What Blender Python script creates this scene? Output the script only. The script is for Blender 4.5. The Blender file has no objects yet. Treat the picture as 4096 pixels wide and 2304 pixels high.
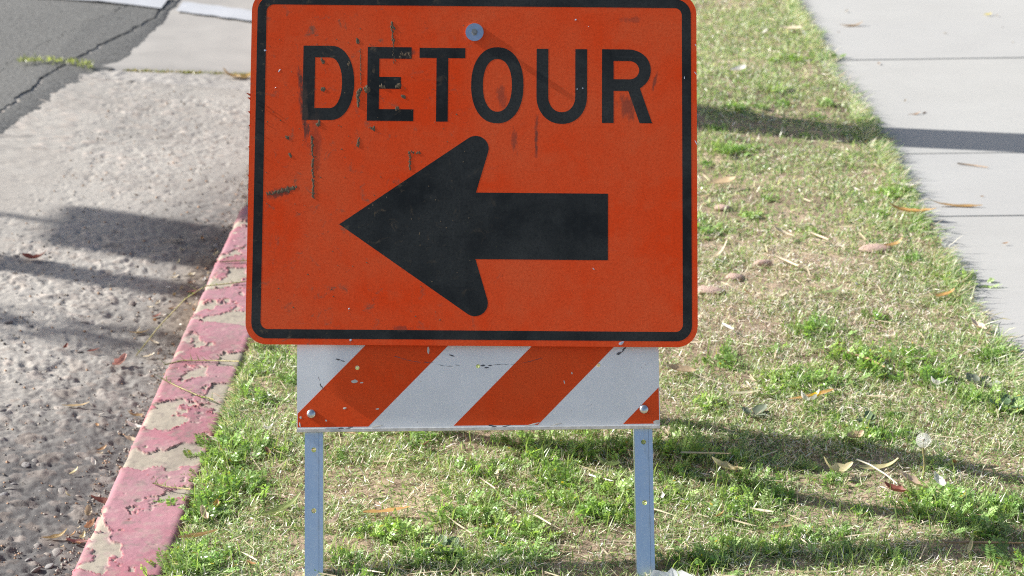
import bpy, math, random
import numpy as np
from mathutils import Vector, Matrix
from mathutils.geometry import tessellate_polygon

random.seed(7)
RNG = np.random.default_rng(11)
C = bpy.context.scene.collection
R = math.radians

# ------------------------------------------------------------------ camera, sky, sun, exposure
CAM_H = 1.625
cam_data = bpy.data.cameras.new("camera")
cam = bpy.data.objects.new("camera", cam_data)
C.objects.link(cam)
cam.location = (0, 0, CAM_H)
cam.rotation_euler = (R(90 - 19), 0, 0)
cam_data.sensor_width = 36
cam_data.lens = 75.2
cam_data.clip_start = 0.05
cam_data.clip_end = 2000
cam_data.dof.use_dof = True
cam_data.dof.focus_distance = 3.6
cam_data.dof.aperture_fstop = 7.5
bpy.context.scene.camera = cam

SUN_E, SUN_A = R(31.9), R(13.5)
SUN = Vector((-math.cos(SUN_E) * math.cos(SUN_A), math.cos(SUN_E) * math.sin(SUN_A), math.sin(SUN_E)))
world = bpy.data.worlds.new("World")
bpy.context.scene.world = world
world.use_nodes = True
wn = world.node_tree
sky = wn.nodes.new("ShaderNodeTexSky")
sky.sky_type = 'NISHITA'
sky.sun_disc = False
sky.sun_elevation = SUN_E
sky.sun_rotation = math.atan2(SUN.x, SUN.y)
sky.air_density = 1.0
sky.dust_density = 2.5
sky.ozone_density = 0.6
bg = wn.nodes["Background"]
bg.inputs[1].default_value = 0.085
wn.links.new(sky.outputs[0], bg.inputs[0])
sun_data = bpy.data.lights.new("sun", 'SUN')
sun_data.energy = 5.0
sun_data.angle = R(0.5)
sun_data.color = (1.0, 0.97, 0.925)
sun = bpy.data.objects.new("sun", sun_data)
C.objects.link(sun)
sun.location = SUN * 30
sun.rotation_euler = SUN.to_track_quat('Z', 'Y').to_euler()
bpy.context.scene.cycles.use_denoising = False
bpy.context.scene.cycles.filter_width = 1.1
vs = bpy.context.scene.view_settings
vs.view_transform = 'Standard'
vs.look = 'None'
vs.gamma = 1
vs.use_curve_mapping = False
vs.exposure = 0.87

# ------------------------------------------------------------------ noise
_T = RNG.random((16, 256, 256))

def vnoise(x, y, seed=0):
    t = _T[seed % 16]
    xi = np.floor(x).astype(int); yi = np.floor(y).astype(int)
    fx = x - xi; fy = y - yi
    fx = fx * fx * (3 - 2 * fx); fy = fy * fy * (3 - 2 * fy)
    a = t[xi % 256, yi % 256]; b = t[(xi + 1) % 256, yi % 256]
    c = t[xi % 256, (yi + 1) % 256]; d = t[(xi + 1) % 256, (yi + 1) % 256]
    return (a * (1 - fx) + b * fx) * (1 - fy) + (c * (1 - fx) + d * fx) * fy

def fbm(x, y, freq, octv=4, seed=0, gain=0.5):
    x = np.asarray(x, float); y = np.asarray(y, float)
    s = 0; a = 1; tot = 0
    for o in range(octv):
        s = s + a * vnoise(x * freq + 17.3 * o + seed * 3.1, y * freq + 9.7 * o + seed * 5.7, seed + o)
        tot += a; a *= gain; freq *= 2.03
    return s / tot

def sstep(e0, e1, x):
    t = np.clip((x - e0) / (e1 - e0), 0, 1)
    return t * t * (3 - 2 * t)

def pebbles(x, y, cell, seed, keep=0.7):
    """domed stones: height 0..1 and a random value per stone"""
    gx = np.floor(x / cell).astype(int); gy = np.floor(y / cell).astype(int)
    best = np.zeros_like(x); val = np.zeros_like(x)
    for dx in (-1, 0, 1):
        for dy in (-1, 0, 1):
            cx = gx + dx; cy = gy + dy
            r1 = _T[seed % 16, cx % 256, cy % 256]; r2 = _T[(seed + 1) % 16, cx % 256, cy % 256]
            r3 = _T[(seed + 2) % 16, cx % 256, cy % 256]; r4 = _T[(seed + 3) % 16, cx % 256, cy % 256]
            px = (cx + r1) * cell; py = (cy + r2) * cell
            rad = cell * (0.28 + 0.42 * r3)
            ca = np.cos(r4 * 6.28); sa = np.sin(r4 * 6.28)
            u = (x - px) * ca + (y - py) * sa; v = -(x - px) * sa + (y - py) * ca
            d2 = (u / rad) ** 2 + (v / (rad * 0.68)) ** 2
            h = np.where(d2 < 1, np.sqrt(np.clip(1 - d2, 0, 1)), 0) * (0.4 + 0.6 * r3) * (r1 * 7 % 1 < keep)
            m = h > best
            best = np.where(m, h, best); val = np.where(m, r4, val)
    return best, val

# ------------------------------------------------------------------ object helpers
def link(o, parent=None):
    C.objects.link(o)
    if parent is not None:
        o.parent = parent
    return o

def tag(o, label=None, cat=None, group=None, kind=None):
    if label: o['label'] = label
    if cat: o['category'] = cat
    if group: o['group'] = group
    if kind: o['kind'] = kind
    return o

def empty(name, loc=(0, 0, 0), rz=0.0):
    o = bpy.data.objects.new(name, None)
    o.empty_display_size = 0.05
    o.location = loc
    o.rotation_euler = (0, 0, rz)
    C.objects.link(o)
    return o

def obj(name, me, mat=None, parent=None, M=None):
    if mat is not None and len(me.materials) == 0:
        me.materials.append(mat)
    o = bpy.data.objects.new(name, me)
    link(o, parent)
    if M is not None:
        o.matrix_basis = M
    return o

def mesh_np(name, V, quads=None, tris=None, col=None, smooth=False, fcol=None):
    """fast mesh from numpy arrays"""
    me = bpy.data.meshes.new(name)
    V = np.asarray(V, np.float32)
    me.vertices.add(len(V)); me.vertices.foreach_set("co", V.ravel())
    loops = []; starts = []; totals = []; n = 0
    if quads is not None and len(quads):
        q = np.asarray(quads, np.int32); loops.append(q.ravel())
        starts.append(np.arange(len(q)) * 4); totals.append(np.full(len(q), 4)); n += len(q) * 4
    if tris is not None and len(tris):
        t = np.asarray(tris, np.int32); loops.append(t.ravel())
        starts.append(n + np.arange(len(t)) * 3); totals.append(np.full(len(t), 3)); n += len(t) * 3
    lp = np.concatenate(loops).astype(np.int32)
    me.loops.add(len(lp)); me.loops.foreach_set("vertex_index", lp)
    st = np.concatenate(starts).astype(np.int32); tt = np.concatenate(totals).astype(np.int32)
    me.polygons.add(len(st)); me.polygons.foreach_set("loop_start", st)
    try:
        me.polygons.foreach_set("loop_total", tt)
    except Exception:
        pass
    me.polygons.foreach_set("use_smooth", np.full(len(st), bool(smooth)))
    me.update(calc_edges=True)
    if col is not None:
        a = me.attributes.new("tint", 'FLOAT_COLOR', 'POINT')
        c4 = np.ones((len(V), 4), np.float32); c4[:, :3] = col
        a.data.foreach_set("color", c4.ravel())
    if fcol is not None:
        a = me.attributes.new("mask", 'FLOAT', 'POINT')
        a.data.foreach_set("value", np.asarray(fcol, np.float32).ravel())
    me.validate()
    return me

def grid_quads(nu, nv):
    i = np.arange(nu - 1)[:, None] * nv + np.arange(nv - 1)[None, :]
    return np.stack([i, i + nv, i + nv + 1, i + 1], -1).reshape(-1, 4)

class MB:
    """collects simple shapes into one mesh"""
    def __init__(s): s.v = []; s.f = []
    def add(s, V, F):
        b = len(s.v); s.v += [tuple(p) for p in V]; s.f += [tuple(i + b for i in f) for f in F]
    def box(s, x0, x1, y0, y1, z0, z1):
        s.add([(x0,y0,z0),(x1,y0,z0),(x1,y1,z0),(x0,y1,z0),(x0,y0,z1),(x1,y0,z1),(x1,y1,z1),(x0,y1,z1)],
              [(3,2,1,0),(4,5,6,7),(0,1,5,4),(1,2,6,5),(2,3,7,6),(3,0,4,7)])
    def tube(s, pts, rad, n=6, cap=True):
        pts = [Vector(p) for p in pts]
        if not hasattr(rad, '__len__'): rad = [rad] * len(pts)
        b = len(s.v)
        for i, p in enumerate(pts):
            d = (pts[min(i + 1, len(pts) - 1)] - pts[max(i - 1, 0)]).normalized()
            a = d.orthogonal().normalized() if abs(d.z) > 0.9 else d.cross(Vector((0, 0, 1))).normalized()
            c = d.cross(a)
            for k in range(n):
                t = 2 * math.pi * k / n
                s.v.append(tuple(p + (a * math.cos(t) + c * math.sin(t)) * rad[i]))
        for i in range(len(pts) - 1):
            for k in range(n):
                k2 = (k + 1) % n
                s.f.append((b + i * n + k, b + (i + 1) * n + k, b + (i + 1) * n + k2, b + i * n + k2)[::-1])
        if cap:
            s.f.append(tuple(b + k for k in range(n))); s.f.append(tuple(b + (len(pts) - 1) * n + k for k in reversed(range(n))))
    def extrude(s, loops, z0, z1):
        """polygon with holes in XY, from z0 to z1 (first loop outer)"""
        fixed = []
        for k, l in enumerate(loops):
            ar = sum(l[i][0] * l[(i + 1) % len(l)][1] - l[(i + 1) % len(l)][0] * l[i][1] for i in range(len(l)))
            fixed.append(l if (ar > 0) == (k == 0) else l[::-1])
        flat = [p for l in fixed for p in l]
        tr = tessellate_polygon([[Vector((p[0], p[1], 0)) for p in l] for l in fixed])
        b = len(s.v); n = len(flat)
        s.v += [(p[0], p[1], z1) for p in flat] + [(p[0], p[1], z0) for p in flat]
        for t in tr:
            a, c, d = (flat[i] for i in t)
            if (c[0]-a[0])*(d[1]-a[1]) - (d[0]-a[0])*(c[1]-a[1]) < 0: t = t[::-1]
            s.f.append(tuple(b + i for i in t)); s.f.append(tuple(b + n + i for i in reversed(t)))
        o = b
        for l in fixed:
            m = len(l)
            for i in range(m):
                j = (i + 1) % m
                s.f.append((o + i, o + n + i, o + n + j, o + j))
            o += m
    def mesh(s, name, smooth=False):
        me = bpy.data.meshes.new(name)
        me.from_pydata(s.v, [], s.f)
        if smooth:
            me.polygons.foreach_set("use_smooth", np.ones(len(me.polygons), bool))
        me.update()
        return me

def arc(cx, cy, rx, ry, a0, a1, n=12, p=2.0):
    out = []
    for i in range(n + 1):
        t = R(a0 + (a1 - a0) * i / n)
        c, s_ = math.cos(t), math.sin(t)
        out.append((cx + rx * math.copysign(abs(c) ** (2 / p), c), cy + ry * math.copysign(abs(s_) ** (2 / p), s_)))
    return out

def rrect(x0, x1, y0, y1, r, n=8):
    return (arc(x1 - r, y1 - r, r, r, 0, 90, n) + arc(x0 + r, y1 - r, r, r, 90, 180, n) +
            arc(x0 + r, y0 + r, r, r, 180, 270, n) + arc(x1 - r, y0 + r, r, r, 270, 360, n))

# ------------------------------------------------------------------ material helpers
class Mat:
    def __init__(s, name):
        s.m = bpy.data.materials.new(name); s.m.use_nodes = True
        s.t = s.m.node_tree; s.b = s.t.nodes["Principled BSDF"]; s.out = s.t.nodes["Material Output"]
    def n(s, ty, **kw):
        nd = s.t.nodes.new(ty)
        for k, v in kw.items(): setattr(nd, k, v)
        return nd
    def l(s, a, b): s.t.links.new(a, b)
    def coord(s, kind="Object"): return s.n("ShaderNodeTexCoord").outputs[kind]
    def mapping(s, vec, scale=(1,1,1), rot=(0,0,0), loc=(0,0,0)):
        m = s.n("ShaderNodeMapping"); s.l(vec, m.inputs[0])
        m.inputs["Scale"].default_value = scale; m.inputs["Rotation"].default_value = rot; m.inputs["Location"].default_value = loc
        return m.outputs[0]
    def noise(s, vec, scale, detail=4, rough=0.55, dist=0):
        nd = s.n("ShaderNodeTexNoise"); s.l(vec, nd.inputs["Vector"])
        nd.inputs["Scale"].default_value = scale; nd.inputs["Detail"].default_value = detail
        nd.inputs["Roughness"].default_value = rough; nd.inputs["Distortion"].default_value = dist
        return nd.outputs[0]
    def voro(s, vec, scale, feature='F1', out="Distance"):
        nd = s.n("ShaderNodeTexVoronoi", feature=feature); s.l(vec, nd.inputs["Vector"]); nd.inputs["Scale"].default_value = scale
        return nd.outputs[out]
    def ramp(s, fac, lo, hi, a=0.0, b=1.0):
        nd = s.n("ShaderNodeMapRange"); s.l(fac, nd.inputs[0])
        nd.inputs[1].default_value = lo; nd.inputs[2].default_value = hi; nd.inputs[3].default_value = a; nd.inputs[4].default_value = b
        return nd.outputs[0]
    def math(s, op, a, b=None, c=None):
        nd = s.n("ShaderNodeMath", operation=op)
        for i, v in enumerate((a, b, c)):
            if v is None: continue
            if isinstance(v, (int, float)): nd.inputs[i].default_value = v
            else: s.l(v, nd.inputs[i])
        return nd.outputs[0]
    def mix(s, fac, a, b):
        nd = s.n("ShaderNodeMix", data_type='RGBA')
        for sock, v in ((nd.inputs[0], fac), (nd.inputs[6], a), (nd.inputs[7], b)):
            if isinstance(v, (int, float)): sock.default_value = v
            elif isinstance(v, tuple): sock.default_value = (*v, 1)
            else: s.l(v, sock)
        return nd.outputs[2]
    def bump(s, h, strength, dist):
        nd = s.n("ShaderNodeBump"); s.l(h, nd.inputs["Height"]); nd.inputs["Strength"].default_value = strength; nd.inputs["Distance"].default_value = dist
        s.l(nd.outputs[0], s.b.inputs["Normal"])
        return nd
    def attr(s, name, out="Color"):
        nd = s.n("ShaderNodeAttribute", attribute_name=name); return nd.outputs[out]
    def base(s, v):
        if isinstance(v, tuple): s.b.inputs["Base Color"].default_value = (*v, 1)
        else: s.l(v, s.b.inputs["Base Color"])
    def set(s, rough=None, metal=None, spec=None):
        for k, v in (("Roughness", rough), ("Metallic", metal), ("Specular IOR Level", spec)):
            if v is None: continue
            if isinstance(v, (int, float)): s.b.inputs[k].default_value = v
            else: s.l(v, s.b.inputs[k])
        return s
    def translucent(s, col, amount):
        tr = s.n("ShaderNodeBsdfTranslucent")
        if isinstance(col, tuple): tr.inputs[0].default_value = (*col, 1)
        else: s.l(col, tr.inputs[0])
        mx = s.n("ShaderNodeMixShader"); mx.inputs[0].default_value = amount
        s.l(s.b.outputs[0], mx.inputs[1]); s.l(tr.outputs[0], mx.inputs[2]); s.l(mx.outputs[0], s.out.inputs[0])

def sheeting(name, colour, haze, black=False, dirt=True):
    """worn retroreflective sheeting: haze, dust, specks, scratches, scuffs"""
    m = Mat(name); co = m.coord()
    big = m.noise(m.mapping(co, (1, 1, 0.01), loc=(3.1, 1.7, 0)), 5.5, 5, 0.6, 0.4)
    streak = m.noise(m.mapping(co, (46, 3.5, 0.01)), 1.0, 3, 0.6)
    fine = m.noise(m.mapping(co, (1, 1, 0.01)), 230, 3, 0.8)
    c = m.mix(m.ramp(big, 0.38, 0.64, 0.0, 0.9), colour, haze)
    c = m.mix(m.ramp(streak, 0.52, 0.75, 0, 0.28), c, haze)
    dk = tuple(v * 0.72 for v in colour)
    c = m.mix(m.ramp(fine, 0.46, 0.66, 0, 0.55), c, dk)
    blot = m.noise(m.mapping(co, (1, 1, 0.01), loc=(11, 5, 0)), 26, 4, 0.7)
    c = m.mix(m.ramp(blot, 0.52, 0.70, 0, 0.45), c, haze)
    # fine pale specks
    sp = m.voro(m.mapping(co, (1, 1, 0.01)), 130)
    spn = m.noise(m.mapping(co, (1, 1, 0.01)), 33, 2)
    spm = m.math('MULTIPLY', m.ramp(sp, 0.07, 0.03), m.ramp(spn, 0.52, 0.66))
    c = m.mix(m.math('MULTIPLY', spm, 0.55 if not black else 0.35), c, (0.62, 0.42, 0.3) if not black else (0.28, 0.29, 0.27))
    # hairline scratches in three directions
    for k, (ang, st, off) in enumerate(((57, 0.5, 0.0), (8, 0.4, 4.0), (-38, 0.35, 9.0))):
        v = m.mapping(co, (2.6, 260, 0.01), rot=(0, 0, R(ang)), loc=(off, off, 0))
        s1 = m.noise(v, 1.0, 2, 0.5)
        s2 = m.noise(m.mapping(co, (1, 1, 0.01), loc=(off, 2 * off, 0)), 9, 2)
        sm = m.math('MULTIPLY', m.ramp(s1, 0.735, 0.80), m.ramp(s2, 0.52, 0.66))
        c = m.mix(m.math('MULTIPLY', sm, st), c, (0.6, 0.35, 0.25) if not black else (0.2, 0.21, 0.21))
    if dirt:
        # brown dirt film, thicker on the left half of the face where the mud splashed
        sx = m.n("ShaderNodeSeparateXYZ"); m.l(co, sx.inputs[0])
        left = m.ramp(sx.outputs[0], 0.12, -0.18)
        dn = m.noise(m.mapping(co, (1, 1, 0.01), loc=(7, 2, 0)), 38, 6, 0.72, 0.6)
        dm = m.math('MULTIPLY', left, m.ramp(dn, 0.585, 0.70, 0, 0.75))
        c = m.mix(dm, c, (0.15, 0.115, 0.075))
        # grease and rubber smears of their own shape
        for (x, y, rx, ry, ang, st) in ((-0.2905, 0.418, 0.0075, 0.062, 6, 0.85), (-0.285, 0.372, 0.005, 0.03, 4, 0.6),
                                        (-0.325, 0.259, 0.030, 0.009, 15, 0.7), (0.107, 0.362, 0.0035, 0.042, 0, 0.75),
                                        (0.070, 0.352, 0.006, 0.026, 2, 0.5), (0.047, 0.425, 0.009, 0.026, 0, 0.45),
                                        (0.262, 0.412, 0.016, 0.026, 12, 0.55), (0.309, 0.455, 0.003, 0.02, -14, 0.6),
                                        (-0.118, 0.028, 0.015, 0.006, 0, 0.5), (0.27, 0.563, 0.02, 0.006, 0, 0.35),
                                        (-0.112, 0.500, 0.014, 0.007, 10, 0.6), (-0.268, 0.352, 0.011, 0.06, 2, 0.35)):
            v = m.mapping(co, (1, 1, 0.0), loc=(-x, -y, 0))
            v = m.mapping(v, (1, 1, 1), rot=(0, 0, -R(ang)))
            v = m.mapping(v, (1 / rx, 1 / ry, 1))
            ln = m.n("ShaderNodeVectorMath", operation='LENGTH'); m.l(v, ln.inputs[0])
            br = m.noise(m.mapping(co, (90, 30, 0.01)), 1.5, 4, 0.7)
            e = m.math('ADD', ln.outputs["Value"], m.ramp(br, 0.3, 0.7, -0.55, 0.55))
            c = m.mix(m.ramp(e, 1.05, 0.45, 0, st), c, (0.075, 0.055, 0.045))
    m.base(c)
    m.set(rough=m.ramp(big, 0.3, 0.7, 0.48, 0.62), spec=0.14)
    hb = m.math('ADD', m.math('MULTIPLY', fine, 0.4), m.noise(m.mapping(co, (1, 1, 0.01)), 60, 4, 0.6))
    m.bump(hb, 0.045, 0.002)
    return m.m

def plain(name, col, rough=0.6, metal=0.0, var=0.25, scale=60, bump=0.0, bdist=0.002, spec=0.4, trans=0.0):
    m = Mat(name); co = m.coord()
    nz = m.noise(co, scale, 5, 0.65)
    c = m.mix(m.ramp(nz, 0.3, 0.7), tuple(v * (1 - var) for v in col), tuple(min(1, v * (1 + var)) for v in col))
    m.base(c); m.set(rough, metal, spec)
    if bump: m.bump(nz, bump, bdist)
    if trans: m.translucent(c, trans)
    return m.m

def tinted(name, rough=0.55, spec=0.4, trans=0.0, noise_scale=0, var=0.2, bump=0.0, bdist=0.002, tmul=(1, 1, 1)):
    """colour from the mesh's own tint attribute"""
    m = Mat(name); c = m.attr("tint")
    if noise_scale:
        nz = m.noise(m.coord(), noise_scale, 5, 0.7)
        g = m.ramp(nz, 0.25, 0.75, 1 - var, 1 + var)
        vm = m.n("ShaderNodeVectorMath", operation='SCALE'); m.l(c, vm.inputs[0]); m.l(g, vm.inputs["Scale"])
        c = vm.outputs[0]
        if bump: m.bump(nz, bump, bdist)
    m.base(c); m.set(rough, 0.0, spec)
    if trans:
        mm = m.n("ShaderNodeVectorMath", operation='MULTIPLY'); m.l(c, mm.inputs[0]); mm.inputs[1].default_value = tmul
        m.translucent(mm.outputs[0], trans)
    return m.m

M_ORANGE = sheeting("orange_sheeting", (0.84, 0.068, 0.008), (0.78, 0.115, 0.034))
M_BLACK = sheeting("black_sheeting", (0.0150, 0.0180, 0.0190), (0.047, 0.052, 0.051), black=True)
M_BORANGE = sheeting("board_orange", (0.80, 0.074, 0.009), (0.77, 0.10, 0.022), dirt=False)
M_BWHITE = None

def board_white():
    m = Mat("board_white"); co = m.coord()
    nz = m.noise(m.mapping(co, (1, 1, 0.01)), 14, 5, 0.6)
    c = m.mix(m.ramp(nz, 0.35, 0.7), (0.85, 0.87, 0.865), (0.77, 0.79, 0.785))
    sp = m.voro(m.mapping(co, (1, 1, 0.01)), 75); sn = m.noise(m.mapping(co, (1, 1, 0.01)), 21, 2)
    c = m.mix(m.math('MULTIPLY', m.ramp(sp, 0.10, 0.05), m.ramp(sn, 0.54, 0.62, 0, 0.75)), c, (0.16, 0.14, 0.12))
    for ang, off in ((9, 1.0), (-30, 5.0), (78, 8.0)):
        v = m.mapping(co, (5, 240, 0.01), rot=(0, 0, R(ang)), loc=(off, off, 0))
        sm = m.math('MULTIPLY', m.ramp(m.noise(v, 1.0, 2), 0.74, 0.80), m.ramp(m.noise(m.mapping(co, (1, 1, 0.01), loc=(off, 0, 0)), 11, 2), 0.53, 0.62))
        c = m.mix(m.math('MULTIPLY', sm, 0.6), c, (0.3, 0.28, 0.25))
    m.base(c); m.set(0.42, 0, 0.4)
    m.bump(m.noise(co, 90, 3), 0.03, 0.002)
    return m.m
M_BWHITE = board_white()

def galvanised():
    m = Mat("galvanised_steel"); co = m.coord()
    sp = m.voro(co, 160, out="Color"); bw = m.n("ShaderNodeRGBToBW"); m.l(sp, bw.inputs[0])
    nz = m.noise(m.mapping(co, (9, 4, 9)), 3, 5, 0.7)
    fn = m.noise(co, 700, 2, 0.6)
    c = m.mix(m.ramp(bw.outputs[0], 0, 1, 0.25, 0.75), (0.66, 0.75, 0.83), (0.76, 0.84, 0.90))
    c = m.mix(m.ramp(nz, 0.56, 0.72, 0, 0.45), c, (0.34, 0.35, 0.34))
    sx = m.n("ShaderNodeSeparateXYZ"); m.l(co, sx.inputs[0])
    seam = m.math('MULTIPLY', m.ramp(m.math('ABSOLUTE', m.math('SUBTRACT', sx.outputs[0], 0.0085)), 0.0009, 0.0003), m.ramp(fn, 0.35, 0.6, 0.1, 0.6))
    c = m.mix(seam, c, (0.10, 0.10, 0.10))
    c = m.mix(m.ramp(fn, 0.62, 0.75, 0, 0.5), c, (0.26, 0.27, 0.28))
    m.base(c); m.set(m.ramp(nz, 0.3, 0.7, 0.28, 0.42), 0.95, 0.5)
    m.bump(m.noise(co, 240, 3), 0.1, 0.001)
    return m.m
M_GALV = galvanised()
M_ZINC = plain("zinc_washer", (0.62, 0.66, 0.72), 0.24, 0.95, 0.12, 40)
M_BOLT = plain("bolt_steel", (0.62, 0.63, 0.62), 0.25, 0.95, 0.25, 300, 0.35, 0.001)
M_MUD = plain("dried_mud", (0.135, 0.105, 0.070), 0.95, 0, 0.45, 500, 0.5, 0.001, 0.15)
M_CHIP = plain("bare_aluminium", (0.72, 0.72, 0.76), 0.4, 0.6, 0.15, 200)
M_RIM = plain("worn_white_plastic", (0.62, 0.60, 0.54), 0.6, 0, 0.25, 90)
M_SCUFF = plain("rubber_scuff", (0.10, 0.10, 0.11), 0.8, 0, 0.3, 300)

# ------------------------------------------------------------------ ground surfaces
KX = lambda y: -0.738 + 0.0145 * (y - 3.236)            # gutter side of the kerb top
def lawn_z(x, y):
    x = np.asarray(x, float); y = np.asarray(y, float)
    z = 0.014 * x + 0.002 + 0.016 * (fbm(x, y, 3.2, 3, 4) - 0.5) + 0.007 * (fbm(x, y, 17, 3, 5) - 0.5)
    z = z + 0.055 * np.exp(-((x - 0.45) / 0.38) ** 2 - ((y - 6.45) / 0.45) ** 2)
    edge = sstep(1.14, 0.98, x)
    return np.where(x > 0.9, z * edge + (1 - edge) * (0.014 * x - 0.012), z)
def gutter_z(x, y):
    return -0.150 + 0.065 * (KX(y) - x) / 0.8

def concrete_mat(name, col, col2, scale=4, bump=0.15, fine=220, speck=0.5):
    m = Mat(name); co = m.coord()
    a = m.noise(co, scale, 6, 0.6, 0.3); f = m.noise(co, fine, 3, 0.7)
    c = m.mix(m.ramp(a, 0.35, 0.68), col, col2)
    c = m.mix(m.ramp(f, 0.55, 0.75, 0, speck), c, tuple(v * 0.62 for v in col2))
    st = m.noise(m.mapping(co, (1, 1, 1), loc=(4, 8, 0)), scale * 2.7, 5, 0.7)
    c = m.mix(m.ramp(st, 0.60, 0.78, 0, 0.4), c, tuple(v * 0.7 for v in col2))
    m.base(c); m.set(0.85, 0, 0.3); m.bump(f, bump, 0.004)
    return m.m

M_WALK = concrete_mat("sidewalk_concrete", (0.58, 0.575, 0.55), (0.52, 0.515, 0.495), 2.2, 0.12, 260, 0.25)
M_APRON = concrete_mat("apron_concrete", (0.37, 0.352, 0.325), (0.315, 0.30, 0.278), 3.0, 0.12, 200, 0.3)
def asphalt():
    m = Mat("old_asphalt"); co = m.coord()
    a = m.noise(co, 1.6, 5, 0.6, 0.3); g = m.noise(co, 75, 4, 0.75); f = m.voro(co, 190, out="Color")
    bw = m.n("ShaderNodeRGBToBW"); m.l(f, bw.inputs[0])
    c = m.mix(m.ramp(a, 0.3, 0.7), (0.110, 0.110, 0.105), (0.138, 0.137, 0.130))
    c = m.mix(m.ramp(bw.outputs[0], 0.35, 0.8, 0, 0.65), c, (0.20, 0.20, 0.19))
    c = m.mix(m.ramp(g, 0.48, 0.62, 0, 0.8), c, (0.06, 0.059, 0.056))
    m.base(c); m.set(0.85, 0, 0.3); m.bump(g, 0.7, 0.006)
    return m.m
M_ASPHALT = asphalt()
M_PAINTLINE = concrete_mat("white_line_paint", (0.46, 0.475, 0.50), (0.38, 0.392, 0.41), 6, 0.2, 160, 0.35)
M_VERGE = concrete_mat("rough_grass_ground", (0.24, 0.23, 0.11), (0.30, 0.26, 0.16), 5, 0.9, 60, 0.6)
M_DIRT = concrete_mat("bare_earth", (0.20, 0.145, 0.095), (0.14, 0.10, 0.065), 3, 0.8, 90, 0.5)

# far ground, one sheet below everything
mb = MB(); mb.add([(-400, -400, -0.45), (400, -400, -0.45), (400, 400, -0.45), (-400, 400, -0.45)], [(0, 1, 2, 3)])
tag(obj("ground", mb.mesh("ground"), M_DIRT), kind='structure')

# gutter: exposed aggregate concrete, real relief where the photo shows it
def gutter_patch(x_off, ys, relief):
    Y = np.repeat(ys[:, None], len(x_off), 1); X = KX(Y) + 0.012 - x_off[None, :]
    Z = gutter_z(X, Y)
    rough = sstep(0.30, 0.62, fbm(X, Y, 3.0, 3, 1) + 0.18 * sstep(5.0, 3.6, Y) - 0.05)
    h1, v1 = pebbles(X, Y, 0.026, 2, 0.5); h2, v2 = pebbles(X, Y, 0.014, 6, 0.85)
    h3, v3 = pebbles(X, Y, 0.050, 9, 0.22)
    n1 = fbm(X, Y, 22, 4, 3, 0.6); n2 = fbm(X, Y, 120, 3, 8, 0.6)
    pit = sstep(0.36, 0.24, fbm(X, Y, 30, 3, 10))
    if relief:
        n3 = fbm(X, Y, 55, 3, 5, 0.6)
        brk = 0.35 + 0.65 * sstep(0.40, 0.62, fbm(X, Y, 18, 3, 11))
        Z = Z + (1 - 0.45 * sstep(5.0, 6.2, Y)) * (rough * brk * (0.0028 * h1 + 0.0028 * h2 + 0.0040 * h3) + 0.0070 * (n1 - 0.5) * (0.4 + rough) + 0.0036 * (n3 - 0.5) * (0.35 + rough) + 0.0030 * (n2 - 0.5) - 0.004 * pit)
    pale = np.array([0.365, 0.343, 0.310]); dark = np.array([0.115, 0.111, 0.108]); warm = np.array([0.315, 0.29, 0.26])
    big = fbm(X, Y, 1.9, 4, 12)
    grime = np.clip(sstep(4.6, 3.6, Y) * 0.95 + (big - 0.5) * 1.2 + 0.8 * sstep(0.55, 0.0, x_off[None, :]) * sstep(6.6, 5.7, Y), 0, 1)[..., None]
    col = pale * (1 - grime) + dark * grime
    wv = (sstep(0.5, 0.7, fbm(X, Y, 6, 3, 14)) * 0.5)[..., None]; col = col * (1 - wv) + warm * wv * (1 - 0.35 * grime)
    st = (np.maximum(h1, h3) > 0.15)[..., None] * rough[..., None] * 0.5
    vv = np.where(h3 > h1, v3, v1)[..., None]
    stone = np.array([0.30, 0.29, 0.28]) * (0.6 + 0.9 * vv) * np.array([1, 0.97, 0.93]) + np.array([0.10, 0.05, 0.02]) * (vv * 5 % 1)
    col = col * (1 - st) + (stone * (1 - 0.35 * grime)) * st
    soil = sstep(0.22, 0.04, x_off)[None, :] * sstep(0.36, 0.54, fbm(X, Y, 9, 4, 6)) * sstep(0.55, 0.25, np.abs(Y - 5.15))
    col = col * (1 - soil[..., None] * 0.8) + np.array([0.16, 0.115, 0.075]) * soil[..., None] * 0.8
    col = col * (0.86 + 0.28 * n2[..., None])
    if relief: Z = Z + soil * 0.012 * fbm(X, Y, 70, 3, 2)
    return np.stack([X, Y, Z], -1), col
M_GUTTER = tinted("aggregate_concrete", 0.9, 0.25, 0, 260, 0.22, 0.5, 0.003)
xo = np.concatenate([np.arange(0, 0.70, 0.0042), np.arange(0.70, 1.0, 0.012)])
Yj = lambda x: 7.42 + 0.19 * (x + 0.919)               # the joint beyond which the concrete is smooth
ysn = np.concatenate([np.arange(3.05, 5.2, 0.0048), np.arange(5.2, 7.2, 0.0075)])
P, Cc = gutter_patch(xo, ysn, True)
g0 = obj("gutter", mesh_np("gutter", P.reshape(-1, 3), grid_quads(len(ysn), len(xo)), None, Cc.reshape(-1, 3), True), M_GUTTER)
tag(g0, kind='structure')
ysb = np.concatenate([np.arange(-12, 3.0, 0.15), [3.05]])
P, Cc = gutter_patch(np.array([0, 0.15, 0.3, 0.5, 0.7, 0.84]), ysb, False)
tag(obj("gutter", mesh_np("gutter_near", P.reshape(-1, 3), grid_quads(len(ysb), 6), None, Cc.reshape(-1, 3), True), M_GUTTER), kind='structure')
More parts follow.
